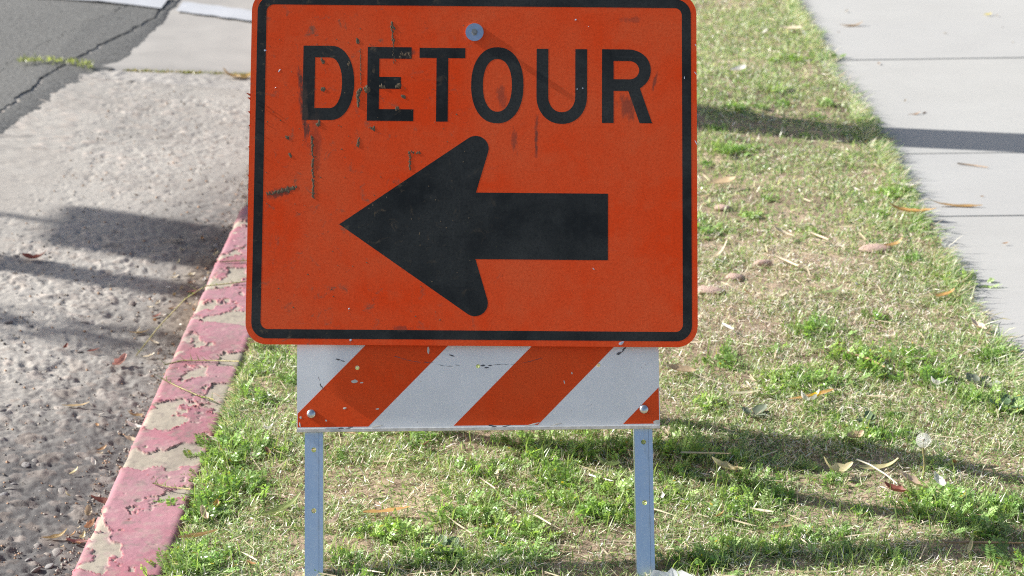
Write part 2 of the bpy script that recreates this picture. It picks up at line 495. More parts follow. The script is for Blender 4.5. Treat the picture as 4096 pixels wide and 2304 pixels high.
# last stretch up to the slanted joint
xj = np.arange(0, 1.0, 0.0085); tj = np.linspace(0, 1, 36)
Xj = np.repeat(xj[:, None], len(tj), 1)
xw = KX(7.2) + 0.012 - Xj
Yw = 7.2 - 0.0075 + (Yj(xw) - 7.2 + 0.0075 - 0.012) * tj[None, :]
Pj = []; Cj = []
for k in range(len(tj)):
    pass
def gutter_points(X, Y):
    Z = gutter_z(X, Y); n1 = fbm(X, Y, 22, 4, 3, 0.6); n2 = fbm(X, Y, 120, 3, 8, 0.6)
    h1, v1 = pebbles(X, Y, 0.030, 2, 0.6)
    Z = Z + 0.004 * h1 * sstep(0.4, 0.6, fbm(X, Y, 3, 3, 1)) + 0.006 * (n1 - 0.5) + 0.003 * (n2 - 0.5)
    col = np.array([0.355, 0.335, 0.308]) * (0.85 + 0.3 * fbm(X, Y, 5, 4, 12)[..., None]) * (0.86 + 0.28 * n2[..., None])
    return np.stack([X, Y, Z], -1), col
P, Cc = gutter_points(xw, Yw)
tag(obj("gutter", mesh_np("gutter_end", P.reshape(-1, 3), grid_quads(len(xj), len(tj))[:, ::-1], None, Cc.reshape(-1, 3), True), M_GUTTER), kind='structure')
# embedded stones big enough to pick out, parts of the gutter
def stone_mesh(seed, name="pebble"):
    rg = np.random.default_rng(seed); V = []; F = []
    nu, nv = 5, 8
    V.append((0, 0, 1))
    for i in range(1, nu):
        for k in range(nv):
            th = math.pi * i / nu; ph = 2 * math.pi * k / nv
            r = 0.85 + 0.3 * rg.random()
            V.append((r * math.sin(th) * math.cos(ph), r * math.sin(th) * math.sin(ph), r * math.cos(th) * 0.9))
    V.append((0, 0, -1))
    for k in range(nv): F.append((0, 1 + k, 1 + (k + 1) % nv))
    for i in range(nu - 2):
        for k in range(nv):
            a = 1 + i * nv; F.append((a + k, a + nv + k, a + nv + (k + 1) % nv, a + (k + 1) % nv))
    a = 1 + (nu - 2) * nv
    for k in range(nv): F.append((a + (k + 1) % nv, a + k, len(V) - 1))
    me = bpy.data.meshes.new(name); me.from_pydata(V, [], F)
    me.polygons.foreach_set("use_smooth", np.ones(len(me.polygons), bool)); me.update()
    return me
def stone_mat(name, cols):
    m = Mat(name); oi = m.n("ShaderNodeObjectInfo"); cr = m.n("ShaderNodeValToRGB")
    m.l(oi.outputs["Random"], cr.inputs[0]); cr.color_ramp.interpolation = 'CONSTANT'
    while len(cr.color_ramp.elements) < len(cols): cr.color_ramp.elements.new(0.5)
    for i, c in enumerate(cols):
        cr.color_ramp.elements[i].position = i / len(cols); cr.color_ramp.elements[i].color = (*c, 1)
    nz = m.noise(m.coord(), 4, 4, 0.7)
    c = m.mix(m.ramp(nz, 0.35, 0.65, 0, 0.75), cr.outputs[0], (0.25, 0.23, 0.21))
    m.base(c); m.set(0.8, 0, 0.3); m.bump(nz, 0.3, 0.05)
    return m.m
M_PEBBLE = stone_mat("pebble_stone", [(0.25, 0.235, 0.22), (0.21, 0.205, 0.21), (0.29, 0.255, 0.22), (0.27, 0.225, 0.195), (0.24, 0.24, 0.245), (0.31, 0.29, 0.26), (0.20, 0.185, 0.175)])
peb = [stone_mesh(s) for s in range(6)]
for me in peb: me.materials.append(M_PEBBLE)
placed = 0
while placed < 230:
    y = 3.25 + 2.5 * RNG.random() ** 1.7; off = 0.03 + 0.55 * RNG.random()
    x = KX(y) - off
    if x < -0.266 * (0.946 * y + 0.53) * 0.96: continue
    if float(fbm(np.array([x]), np.array([y]), 3.0, 3, 1)[0]) + 0.18 * (y < 4.2) < 0.42: continue
    s = 0.0030 + 0.0075 * RNG.random() ** 2.2
    o = obj("pebble", peb[placed % 6], None, g0)
    o.location = (x, y, gutter_z(x, y) - 0.0015)
    o.rotation_euler = (0.3 * RNG.normal(), 0.3 * RNG.normal(), RNG.random() * 6.28)
    o.scale = (s * (1.1 + 0.6 * RNG.random()), s, s * (0.38 + 0.25 * RNG.random()))
    placed += 1

# loose grit gathered along the kerb foot and in the hollows
def grit(n):
    y = 3.1 + 4.0 * RNG.random(n) ** 1.3; off = 0.01 + np.where(RNG.random(n) < 0.6, 0.10 * RNG.random(n) ** 1.6, 0.62 * RNG.random(n))
    x = KX(y) - off; z = gutter_z(x, y) + 0.002; sz = 0.0012 + 0.0032 * RNG.random(n) ** 2.5
    o_ = np.array([[1, 0, 0], [0, 1, 0], [-1, 0, 0], [0, -1, 0], [0, 0, 0.8], [0, 0, -0.8]], float)
    V = np.stack([x, y, z], -1)[:, None, :] + o_[None] * sz[:, None, None] * (0.7 + 0.6 * RNG.random((n, 6, 1)))
    f_ = np.array([[0, 1, 4], [1, 2, 4], [2, 3, 4], [3, 0, 4], [1, 0, 5], [2, 1, 5], [3, 2, 5], [0, 3, 5]])
    T = (np.arange(n)[:, None, None] * 6 + f_[None]).reshape(-1, 3)
    c = np.array([0.27, 0.245, 0.215]) * (0.45 + 1.1 * RNG.random((n, 1))) * np.where(RNG.random((n, 1)) < 0.3, np.array([1.15, 0.85, 0.65]), np.array([1.0, 1.0, 1.0]))
    return mesh_np("grit", V.reshape(-1, 3), None, T, np.repeat(c, 6, 0))
tag(obj("grit", grit(6500), tinted("grit_stone", 0.9, 0.2)), kind='stuff')

# smooth concrete beyond the joint
xs = np.linspace(0, 0.95, 40); yk = np.concatenate([np.linspace(0, 2.4, 60), np.linspace(2.8, 26, 30)])
X = KX(7.4) + 0.012 - np.repeat(xs[None, :], len(yk), 0)
Y = Yj(X) + 0.012 + yk[:, None]
Xr = X + 0.0145 * (Y - 7.4)
Z = gutter_z(Xr, Y) + 0.006 * (fbm(Xr, Y, 8, 3, 3) - 0.5)
Z[0, :] -= 0.012
tag(obj("concrete_apron", mesh_np("concrete_apron", np.stack([Xr, Y, Z], -1).reshape(-1, 3), grid_quads(len(yk), len(xs)), None, None, True), M_APRON), kind='structure')

# road: old asphalt with a ragged edge, a crack and a broken edge strip
edge_pts = [(2.0, -1.66), (5.2, -1.64), (6.1, -1.595), (6.38, -1.575), (6.67, -1.539), (6.99, -1.501), (7.15, -1.471), (7.47, -1.384), (7.745, -1.365), (8.07, -1.345), (8.53, -1.343), (9.5, -1.31), (30, -1.0)]
crack_pts = [(2.0, -1.80), (5.2, -1.72), (6.1, -1.66), (6.63, -1.63), (6.83, -1.598), (7.19, -1.585), (7.63, -1.498), (7.91, -1.43), (8.28, -1.375), (8.52, -1.365), (9.5, -1.325), (30, -1.01)]
crack2_pts = [(2.0, -2.0), (6.3, -1.86), (6.9, -1.80), (7.5, -1.72), (8.0, -1.62), (8.3, -1.53), (8.6, -1.45), (9.5, -1.40), (30, -1.1)]
yr = np.concatenate([np.arange(-12, 5.5, 0.25), np.arange(5.5, 9.2, 0.012), np.arange(9.2, 30, 0.3)])
def rag(pts, amp, seed):
    py = [p[0] for p in pts]; px = [p[1] for p in pts]
    return np.interp(yr, py, px) + amp * (fbm(yr * 0 + seed, yr, 14, 4, seed) - 0.5) + amp * 0.5 * (fbm(yr * 0 + seed, yr, 60, 3, seed + 1) - 0.5)
eE = rag(edge_pts, 0.035, 3); eC = rag(crack_pts, 0.05, 5)
eC = np.minimum(eC, eE - 0.006)
wid = 0.008 + 0.016 * fbm(yr * 0 + 2, yr, 5, 2, 7)
eC2 = np.minimum(rag(crack2_pts, 0.06, 9), eC - 0.06); wid2 = 0.014 * np.clip(fbm(yr * 0 + 4, yr, 4, 2, 1) - 0.20, 0.08, 1)
def road_strip(name, a, b, n):
    t = np.linspace(0, 1, n)
    X = a[:, None] * (1 - t) + b[:, None] * t
    Y = np.repeat(yr[:, None], n, 1)
    Z = np.maximum(gutter_z(np.maximum(X, -1.62), Y), -0.2) + 0.006 + 0.012 * np.clip(-1.62 - X, 0, 30) * 0.6
    if name == "road_edge": Z = Z - 0.008 * t[None, :] ** 2
    V = np.stack([X, Y, Z], -1)
    lip = V.copy()[:, [0, -1]]; lip[..., 2] -= 0.03
    V = np.concatenate([lip[:, :1], V, lip[:, 1:]], 1)
    return mesh_np(name, V.reshape(-1, 3), grid_quads(len(yr), n + 2)[:, ::-1])
tt = np.linspace(0, 1, 9) ** 2
me_r = road_strip("road", np.full_like(eC, -16.0), eC2 - wid2, 60)
tag(obj("road", me_r, M_ASPHALT), kind='structure')
tag(obj("road", road_strip("road_middle", eC2, eC - wid, 10), M_ASPHALT), kind='structure')
tag(obj("road", road_strip("road_edge", eC, eE, 8), M_ASPHALT), kind='structure')
M_CRACK = plain("crack_filler_dirt", (0.055, 0.048, 0.04), 1.0, 0, 0.3, 80)
Vb = np.stack([np.stack([eC2 - 0.05, yr, gutter_z(np.maximum(eC2, -1.62), yr) - 0.022], -1), np.stack([eE + 0.0, yr, gutter_z(eE, yr) - 0.022], -1)], 1)
tag(obj("road_base", mesh_np("road_base", Vb.reshape(-1, 3), grid_quads(len(yr), 2)[:, ::-1]), M_CRACK), kind='structure')

# crosswalk line over asphalt and concrete
def line_sheet(x0, x1, yf, width, z_off, n=40, road_side=False):
    x = np.linspace(x0, x1, n); t = np.linspace(0, 1, 6)
    X = np.repeat(x[:, None], 6, 1)
    wear = 0.025 * (fbm(X, X * 0 + 3, 25, 3, 3) - 0.5)
    Y = yf(X) + width * t[None, :] + wear
    Z = np.maximum(gutter_z(np.maximum(X, -1.62), Y), -0.2) + z_off + (0.012 * np.clip(-1.62 - X, 0, 30) * 0.6 if road_side else 0)
    return mesh_np("crosswalk_line", np.stack([X, Y, Z], -1).reshape(-1, 3), grid_quads(n, 6)[:, ::-1])
lf = lambda x: 8.27 - 0.22 * (x + 1.03)
tag(obj("crosswalk_line", line_sheet(-1.325, -0.70, lf, 0.19, 0.0075), M_PAINTLINE), kind='structure')
tag(obj("crosswalk_line", line_sheet(-9.0, -1.385, lambda x: 8.345 - 0.20 * (x + 1.39), 0.20, 0.012, 120, True), M_PAINTLINE), kind='structure')

# kerb with peeling red paint
def kerb():
    prof = []                                            # (dx from gutter edge, z), from the gutter up and over
    for z in np.linspace(-0.19, -0.016, 22): prof.append((-0.004 + 0.0 * z, z))
    for a in np.linspace(180, 90, 9)[1:]: prof.append((0.012 + 0.016 * math.cos(R(a)), -0.016 + 0.016 * math.sin(R(a))))
    for x in np.linspace(0.013, 0.139, 66)[1:]: prof.append((x, 0.0))
    for a in np.linspace(90, 0, 6)[1:]: prof.append((0.139 + 0.012 * math.cos(R(a)), -0.012 + 0.012 * math.sin(R(a))))
    for z in np.linspace(-0.02, -0.16, 5): prof.append((0.151, z))
    prof = np.array(prof); d = np.gradient(prof, axis=0)
    nrm = np.stack([-d[:, 1], d[:, 0]], -1); nrm /= np.linalg.norm(nrm, axis=1, keepdims=True) + 1e-9
    s = np.concatenate([[0], np.cumsum(np.linalg.norm(np.diff(prof, axis=0), axis=1))])
    ys = np.concatenate([np.arange(-12, 3.0, 0.2), np.arange(3.0, 5.7, 0.0026), np.arange(5.7, 8.0, 0.02), np.arange(8.0, 30, 0.3)])
    Sg = np.repeat(s[None, :], len(ys), 0); Yg = np.repeat(ys[:, None], len(s), 1)
    w1 = 0.05 * (fbm(Sg, Yg, 11, 3, 2) - 0.5); w2 = 0.05 * (fbm(Sg, Yg, 11, 3, 5) - 0.5)
    f = fbm(Sg * 1.25 + w1, Yg * 1.05 + w2, 11.0, 6, 7, 0.56)
    thr = 0.472 - 0.035 * sstep(4.3, 3.3, Yg) + 0.03 * np.exp(-((Yg - 5.35) / 0.25) ** 2)
    thr = np.where(Sg < 0.185, thr - 0.04, thr)            # paint holds better on the face and nose
    paint = sstep(thr - 0.004, thr + 0.004, f)
    chips = sstep(0.70, 0.74, fbm(Sg, Yg, 60, 3, 3) * 0.7 + 0.3 * fbm(Sg, Yg, 14, 2, 9))
    paint = paint * (1 - chips)
    crk = sstep(0.018, 0.008, np.abs(fbm(Sg + w1, Yg + w2, 22, 3, 13) - 0.5)) * sstep(0.5, 0.6, fbm(Sg, Yg, 8, 2, 4)) * paint * sstep(thr + 0.05, thr + 0.01, f)
    curl = paint * sstep(thr + 0.030, thr + 0.004, f) * sstep(0.45, 0.6, fbm(Sg, Yg, 16, 2, 6))
    h = 0.0022 * paint + 0.0028 * curl - 0.0012 * crk + 0.0012 * (fbm(Sg, Yg, 90, 3, 1) - 0.5) + 0.003 * (fbm(Sg, Yg, 12, 3, 8) - 0.5)
    X = KX(Yg) + prof[None, :, 0] + nrm[None, :, 0] * h
    Z = prof[None, :, 1] + nrm[None, :, 1] * h
    bare = np.array([0.315, 0.278, 0.222]) * (0.85 + 0.3 * fbm(Sg, Yg, 30, 4, 10)[..., None])
    pk = fbm(Sg, Yg, 15, 4, 11)[..., None]
    dust = sstep(0.35, 0.65, fbm(Sg, Yg, 5, 3, 15))[..., None]
    pink = np.array([0.255, 0.088, 0.108]) * pk * 1.35 + np.array([0.265, 0.130, 0.155]) * (1 - pk) * 0.95
    pink = pink * (1 - 0.45 * dust) + np.array([0.36, 0.22, 0.245]) * 0.45 * dust
    red = np.array([0.34, 0.045, 0.055])
    inner = sstep(thr + 0.022, thr + 0.004, f)[..., None]  # thick broken edge of the film, still deep red
    pink = pink * (1 - 0.6 * inner) + red * 0.6 * inner
    pink = np.where(crk[..., None] > 0.4, red * 0.6, pink)
    residue = (sstep(thr - 0.075, thr - 0.004, f) * sstep(0.38, 0.6, fbm(Sg, Yg, 40, 3, 2)) * 0.75)[..., None]   # worn trace of an older coat
    bare = bare * (1 - residue) + np.array([0.36, 0.235, 0.24]) * residue
    pc = (sstep(thr - 0.010, thr + 0.008, f) * (1 - chips) * (1 - 0.35 * sstep(0.5, 0.7, fbm(Sg, Yg, 55, 4, 10))))[..., None]
    col = bare * (1 - pc) + pink * pc
    grime = (sstep(0.46, 0.70, fbm(Sg * 2.2, Yg * 0.55, 9, 5, 12, 0.6)) * 0.32 + sstep(0.60, 0.75, fbm(Sg, Yg, 75, 3, 4)) * 0.4)[..., None]
    col = col * (1 - grime) + np.array([0.17, 0.14, 0.125]) * grime
    return mesh_np("kerb", np.stack([X, Yg, Z], -1).reshape(-1, 3), grid_quads(len(ys), len(s))[:, ::-1], None, col.reshape(-1, 3), True)
M_KERB = tinted("kerb_paint_and_concrete", 0.75, 0.3, 0, 330, 0.13, 0.25, 0.002)
tag(obj("kerb", kerb(), M_KERB), kind='structure')

# sidewalk of scored slabs
walk = empty("sidewalk", (1.1, 5.0, 0)); tag(walk, kind='structure')
def slab_mesh(x0, x1, y0, y1, top, thick, bev, seed):
    mbx = MB(); rg = random.Random(seed)
    j = lambda: rg.uniform(-0.0015, 0.0015)
    n = 10
    top_loop = []; out_loop = []
    def side(a, b):
        return [(a[0] + (b[0] - a[0]) * i / n + j(), a[1] + (b[1] - a[1]) * i / n + j()) for i in range(n)]
    cs = [(x0, y0), (x1, y0), (x1, y1), (x0, y1)]
    for i in range(4): out_loop += side(cs[i], cs[(i + 1) % 4])
    cx, cy = (x0 + x1) / 2, (y0 + y1) / 2
    inn = [(p[0] + (bev if p[0] < x0 + 0.01 else -bev if p[0] > x1 - 0.01 else 0), p[1] + (bev if p[1] < y0 + 0.01 else -bev if p[1] > y1 - 0.01 else 0)) for p in out_loop]
    V = [(p[0], p[1], top + 0.014 * (p[0] - x0)) for p in inn] + [(p[0], p[1], top - bev * 0.8 + 0.014 * (p[0] - x0)) for p in out_loop] + [(p[0], p[1], top - thick) for p in out_loop]
    m = len(out_loop); F = [tuple(range(m))]
    for i in range(m):
        k = (i + 1) % m
        F += [(i, m + i, m + k, k), (m + i, 2 * m + i, 2 * m + k, m + k)]
    mbx.add(V, F)
    return mbx.mesh("slab")
def slab_mat():
    m = Mat("slab_concrete"); co = m.coord("Object"); oi = m.n("ShaderNodeObjectInfo")
    a = m.noise(co, 2.4, 6, 0.62, 0.4); f = m.noise(co, 300, 3, 0.7)
    c = m.mix(m.ramp(a, 0.35, 0.68), (0.400, 0.398, 0.380), (0.358, 0.356, 0.340))
    c = m.mix(m.ramp(oi.outputs["Random"], 0, 1, 0, 0.5), c, (0.375, 0.375, 0.37))
    c = m.mix(m.ramp(f, 0.55, 0.78, 0, 0.35), c, (0.26, 0.255, 0.245))
    st = m.noise(m.mapping(co, (1, 1, 1), loc=(4, 8, 0)), 9, 5, 0.7)
    c = m.mix(m.ramp(st, 0.60, 0.80, 0, 0.35), c, (0.31, 0.30, 0.28))
    sp = m.voro(co, 38); sn = m.noise(co, 5, 2)
    c = m.mix(m.math('MULTIPLY', m.ramp(sp, 0.055, 0.03), m.ramp(sn, 0.5, 0.6, 0, 0.7)), c, (0.2, 0.17, 0.14))
    br = m.noise(m.mapping(co, (4, 260, 1)), 1.0, 3, 0.6)
    c = m.mix(m.ramp(br, 0.45, 0.7, 0, 0.22), c, (0.30, 0.295, 0.285))
    m.base(c); m.set(0.85, 0, 0.25); m.bump(m.math('ADD', f, br), 0.16, 0.003)
    return m.m
M_SLAB = slab_mat()
yj0, dyj = 4.65, 0.592
for k in range(-7, 12):
    y0 = yj0 + dyj * k
    gap = 0.0
    o = obj("slab", slab_mesh(1.03, 2.62, y0 + (0.0016 if k % 4 == 0 else 0.0004), y0 + dyj - (0.0016 if k % 4 == 3 else 0.0004), 0.014 * 1.03, 0.10, 0.0010, k + 50), M_SLAB, walk)
    o.location = (-1.1, -5.0, 0.0012 * ((k * 7) % 5 - 2))
mb = MB(); mb.box(1.0, 2.7, 0.2, 12.5, -0.16, -0.020)
tag(obj("sidewalk_bed", mb.mesh("sidewalk_bed"), M_DIRT), kind='structure')

# lawn soil (parkway strip) and the far verge
def soil_patch(xs, ys, name):
    Y = np.repeat(ys[:, None], len(xs), 1); X = np.repeat(xs[None, :], len(ys), 0)
    Z = lawn_z(X, Y)
    clod, _ = pebbles(X, Y, 0.018, 5, 0.5)
    Z = Z + 0.004 * clod * sstep(0.45, 0.6, fbm(X, Y, 5, 2, 3)) + 0.005 * (fbm(X, Y, 70, 3, 9) - 0.5)
    a = fbm(X, Y, 7, 4, 2)[..., None]; b = fbm(X, Y, 60, 3, 6)[..., None]
    col = np.array([0.36, 0.28, 0.205]) * a * 1.3 + np.array([0.20, 0.148, 0.105]) * (1 - a)
    col = col * (0.7 + 0.6 * b)
    return mesh_np(name, np.stack([X, Y, Z], -1).reshape(-1, 3), grid_quads(len(ys), len(xs))[:, ::-1], None, col.reshape(-1, 3), True)
M_SOIL = tinted("garden_soil", 1.0, 0.15, 0, 180, 0.35, 0.8, 0.004)
tag(obj("lawn_soil", soil_patch(np.arange(-0.62, 1.16, 0.012), np.arange(2.7, 9.6, 0.016), "lawn_soil"), M_SOIL), kind='structure')
tag(obj("lawn_soil", soil_patch(np.linspace(-0.62, 1.16, 20), np.linspace(-8, 2.71, 60), "lawn_soil_near"), M_SOIL), kind='structure')
mb = MB(); mb.box(2.63, 9, -12, 30, -0.2, 0.02)
tag(obj("verge", mb.mesh("verge"), M_VERGE), kind='structure')
mb = MB(); mb.box(-0.55, 1.07, 9.6, 30, -0.2, -0.01)
tag(obj("verge", mb.mesh("verge_far"), M_VERGE), kind='structure')

# ------------------------------------------------------------------ grass (uncountable: stuff)
def blade_mesh(name, P, L, W, az, tilt, bend, col, colt, z0=0.0):
    """one bent blade per row: two quads' worth of width tapering to a tip"""
    n = len(P); roll = RNG.random(n) * 6.28
    d = np.stack([np.cos(az), np.sin(az)], -1)
    z = lawn_z(P[:, 0], P[:, 1]) + z0
    def at(t):
        ang = tilt + bend * t
        hx = L * t * np.sin(ang); hz = L * t * np.cos(ang)
        return np.stack([P[:, 0] + d[:, 0] * hx, P[:, 1] + d[:, 1] * hx, z + np.maximum(hz, -0.002)], -1)
    side = np.stack([-d[:, 1] * np.cos(roll) * 1.0 + 0.35 * d[:, 0] * np.sin(roll), d[:, 0] * np.cos(roll) + 0.35 * d[:, 1] * np.sin(roll), 0.55 * np.sin(roll)], -1)
    side /= np.linalg.norm(side, axis=1, keepdims=True)
    w = W[:, None]
    V = np.stack([at(0.0) - side * w * 0.4, at(0.0) + side * w * 0.4, at(0.55) - side * w * 0.5, at(0.55) + side * w * 0.5, at(1.0)], 1)
    cc = np.stack([col, col, col * 0.5 + colt * 0.5, col * 0.5 + colt * 0.5, colt], 1)
    b = np.arange(n)[:, None] * 5
    return mesh_np(name, V.reshape(-1, 3), b + np.array([[0, 1, 3, 2]]), b + np.array([[2, 3, 4]]), cc.reshape(-1, 3))

def scatter(n, x0, x1, y0, y1, bias=1.0):
    u = RNG.random(n) ** bias
    return np.stack([x0 + (x1 - x0) * RNG.random(n), y0 + (y1 - y0) * u], -1)

WEED_SPOTS = [(-0.534, 3.8), (-0.551, 3.724), (-0.515, 3.704), (-0.492, 3.76), (-0.560, 3.624), (-0.560, 3.477), (-0.548, 3.527), (-0.560, 3.271), (-0.52, 3.299), (-0.55, 3.331), (-0.5, 3.577), (-0.522, 4.024), (-0.54, 4.181), (-0.505, 4.25), (-0.175, 3.807), (0.047, 3.752), (0.1, 3.74), (0.161, 3.758), (0.206, 3.747), (0.009, 3.782), (-0.093, 3.295), (-0.128, 3.319), (-0.161, 3.289), (-0.034, 3.444), (-0.083, 3.47), (0.029, 3.393), (0.097, 3.611), (0.061, 3.649), (0.182, 3.565), (0.116, 3.506), (0.142, 3.455), (0.193, 3.487), (0.008, 3.292), (-0.199, 3.384), (-0.276, 3.292), (-0.057, 3.634), (0.31, 3.734), (0.354, 3.713), (0.314, 3.632), (0.282, 3.544), (0.338, 3.283), (0.371, 3.305), (0.304, 3.276), (0.447, 3.6), (0.418, 3.531), (0.395, 3.447), (0.482, 3.529), (0.571, 4.073), (0.618, 4.061), (0.55, 4.108), (0.727, 4.193), (0.741, 4.123), (0.699, 4.229), (0.845, 4.2), (0.857, 4.085), (0.636, 4.391), (0.669, 4.377), (0.754, 3.487), (0.711, 3.446), (0.795, 3.379), (0.838, 3.418), (0.786, 3.469), (0.697, 3.798), (0.658, 3.79), (0.738, 3.816), (0.449, 3.31), (0.497, 3.363), (0.548, 3.292), (0.645, 3.266), (0.844, 3.223), (0.88, 3.449), (0.587, 5.851), (0.619, 5.828), (1.008, 5.414), (1.043, 5.431), (1.033, 5.148), (1.045, 4.711), (0.672, 6.253), (0.924, 3.974), (0.978, 3.93), (1.027, 4.24), (0.391, 3.971), (0.453, 4.203), (1.05, 7.031), (1.047, 6.184), (0.942, 6.981), (0.961, 6.359), (0.819, 6.493), (0.491, 5.122), (0.612, 5.236)]
WS = np.array(WEED_SPOTS)

def green_field(P):
    x, y = P[:, 0], P[:, 1]
    g = fbm(x, y, 4.2, 3, 2) * 0.55 + fbm(x, y, 13, 3, 7) * 0.45
    g = sstep(0.40, 0.62, g)
    dry = np.exp(-((x - 0.62) / 0.42) ** 2 - ((y - 4.62) / 0.42) ** 2) * 0.55
    far = 0.30 * sstep(5.2, 6.3, y)
    near = np.zeros(len(P))
    for wx, wy in WS:
        near = np.maximum(near, np.exp(-((x - wx) ** 2 + (y - wy) ** 2) / (0.075 ** 2)))
    kerbside = 0.35 * np.exp(-((x + 0.5) / 0.12) ** 2)
    walkside = 0.30 * np.exp(-((x - 1.02) / 0.13) ** 2)
    return np.clip(0.60 + g * 0.46 + far + 0.15 * near + kerbside + walkside - dry, 0.10, 1)
def bare_field(P):
    x, y = P[:, 0], P[:, 1]
    b = np.maximum(sstep(0.55, 0.66, fbm(x, y, 6, 4, 12)) * 0.75, sstep(0.62, 0.70, fbm(x, y, 22, 3, 3)) * 0.8)
    for (bx, by, rx, ry) in ((0.53, 4.42, 0.13, 0.07), (-0.43, 3.98, 0.09, 0.06), (0.02, 3.93, 0.12, 0.06), (0.93, 6.28, 0.22, 0.12), (0.80, 4.90, 0.17, 0.10), (0.62, 4.70, 0.16, 0.08), (-0.30, 3.36, 0.10, 0.05), (0.80, 3.30, 0.14, 0.06)):
        b = np.maximum(b, 0.9 * np.exp(-((x - bx) / rx) ** 2 - ((y - by) / ry) ** 2))
    return b
def keep_right(P):
    e = 1.055 + 0.004 * (P[:, 1] - 4.5) + 0.075 * (fbm(P[:, 0] * 0, P[:, 1], 3.4, 4, 3) - 0.5)
    return (P[:, 0] < e) & (P[:, 0] > KX(P[:, 1]) + 0.158)

def dry_cols(n):
    t = RNG.random((n, 1)); s = RNG.random((n, 1))
    a = np.array([0.86, 0.78, 0.65]) * t + np.array([0.53, 0.42, 0.30]) * (1 - t)
    a = np.where(s > 0.80, np.array([0.95, 0.90, 0.78]), a)  # pale straw, its whitest share also painting in sun glints
    return np.where(s < 0.20, np.array([0.27, 0.185, 0.11]), a)
def green_cols(n):
    t = RNG.random((n, 1)); s = RNG.random((n, 1))
    a = np.array([0.215, 0.37, 0.115]) * t + np.array([0.43, 0.565, 0.265]) * (1 - t)
    a = np.where(s > 0.82, np.array([0.68, 0.72, 0.48]), a)
    return np.where(s < 0.16, np.array([0.11, 0.20, 0.085]), a)

M_BLADE = tinted("grass_blade", 0.34, 0.65, 0.45, tmul=(1.1, 1.15, 0.65))
M_STRAW = tinted("dead_grass", 0.38, 0.6, 0.28, tmul=(1, 0.95, 0.8))

for zone, (y0, y1, nt, ng, wm) in enumerate(((2.9, 5.0, 190000, 215000, 0.95), (5.0, 9.6, 150000, 190000, 1.3))):
    P = scatter(nt, -0.6, 1.12, y0, y1); P = P[keep_right(P)]
    P = P[RNG.random(len(P)) > bare_field(P) * 0.92]; P = P[RNG.random(len(P)) > 0.55 * green_field(P)]
    n = len(P)
    L = (0.007 + 0.019 * RNG.random(n) ** 1.6) * (1 + 0.25 * (wm - 1)); W = (0.0011 + 0.0011 * RNG.random(n)) * wm
    c = dry_cols(n)
    me = blade_mesh("thatch", P, L, W, RNG.random(n) * 6.28, R(89) - np.abs(RNG.normal(0, R(20), n)), RNG.normal(0, 0.35, n), c, np.minimum(c * 1.15, 0.85), 0.001 + 0.009 * RNG.random(n))
    tag(obj("dry_thatch", me, M_STRAW), kind='stuff')
    P = scatter(ng, -0.6, 1.12, y0, y1); P = P[keep_right(P)]
    gf = green_field(P) * (1 - 0.8 * bare_field(P)); P = P[RNG.random(len(P)) < gf]
    n = len(P)
    L = (0.009 + 0.020 * RNG.random(n)) * (1 + 0.2 * (wm - 1)); W = (0.0014 + 0.0012 * RNG.random(n)) * wm
    c = green_cols(n); ct = c * 1.05 + np.array([0.03, 0.02, 0.0])
    me = blade_mesh("turf", P, L, W, RNG.random(n) * 6.28, R(5) + R(58) * RNG.random(n), R(8) + R(45) * RNG.random(n), c, ct, 0.0)
    tag(obj("grass", me, M_BLADE), kind='stuff')
# taller bright blades standing among the weeds
ids = RNG.integers(0, len(WS), 2600); P = WS[ids] + RNG.normal(0, 0.045, (len(ids), 2)); P = P[keep_right(P)]; n = len(P)
c = np.array([0.33, 0.44, 0.15]) * (0.75 + 0.5 * RNG.random((n, 1)))
me = blade_mesh("tall_grass", P, 0.022 + 0.036 * RNG.random(n), 0.0017 + 0.001 * RNG.random(n), RNG.random(n) * 6.28, R(2) + R(20) * RNG.random(n), R(4) + R(22) * RNG.random(n), c * 0.8, c * 1.25)
tag(obj("tall_grass", me, M_BLADE), kind='stuff')
# blades flopping over the pavement edge and the kerb
n = 9500; yy = 3.3 + 5.8 * RNG.random(n); P = np.stack([1.008 + 0.004 * (yy - 4.5) + 0.05 * RNG.random(n) + 0.075 * (fbm(yy * 0, yy, 3.4, 4, 3) - 0.5), yy], -1)
P = P[RNG.random(n) < 0.25 + sstep(0.4, 0.6, fbm(P[:, 0] * 0 + 4, P[:, 1], 3.2, 3, 5))]; n = len(P)
c = np.where(RNG.random((n, 1)) < 0.6, green_cols(n), dry_cols(n))
me = blade_mesh("edge_grass", P, 0.020 + 0.038 * RNG.random(n) ** 1.7, 0.0016 + 0.0012 * RNG.random(n), RNG.normal(0.0, 0.9, n), R(45) + R(38) * RNG.random(n), RNG.normal(0.15, 0.15, n), c, c, 0.014)
tag(obj("edge_grass", me, M_BLADE), kind='stuff')
n = 5200; yy = 2.95 + 3.0 * RNG.random(n); P = np.stack([KX(yy) + 0.158 + 0.03 * RNG.random(n), yy], -1)
P = P[RNG.random(n) < 0.2 + sstep(0.42, 0.6, fbm(P[:, 0] * 0 + 9, P[:, 1], 6, 3, 5))]; n = len(P)
c = np.where(RNG.random((n, 1)) < 0.72, green_cols(n) * 1.1, dry_cols(n))
me = blade_mesh("kerb_grass", P, 0.014 + 0.026 * RNG.random(n) ** 1.4, 0.0016 + 0.0012 * RNG.random(n), math.pi + RNG.normal(0.0, 0.9, n), R(25) + R(50) * RNG.random(n), RNG.normal(0.2, 0.15, n), c, c, 0.002)
tag(obj("edge_grass", me, M_BLADE), kind='stuff')
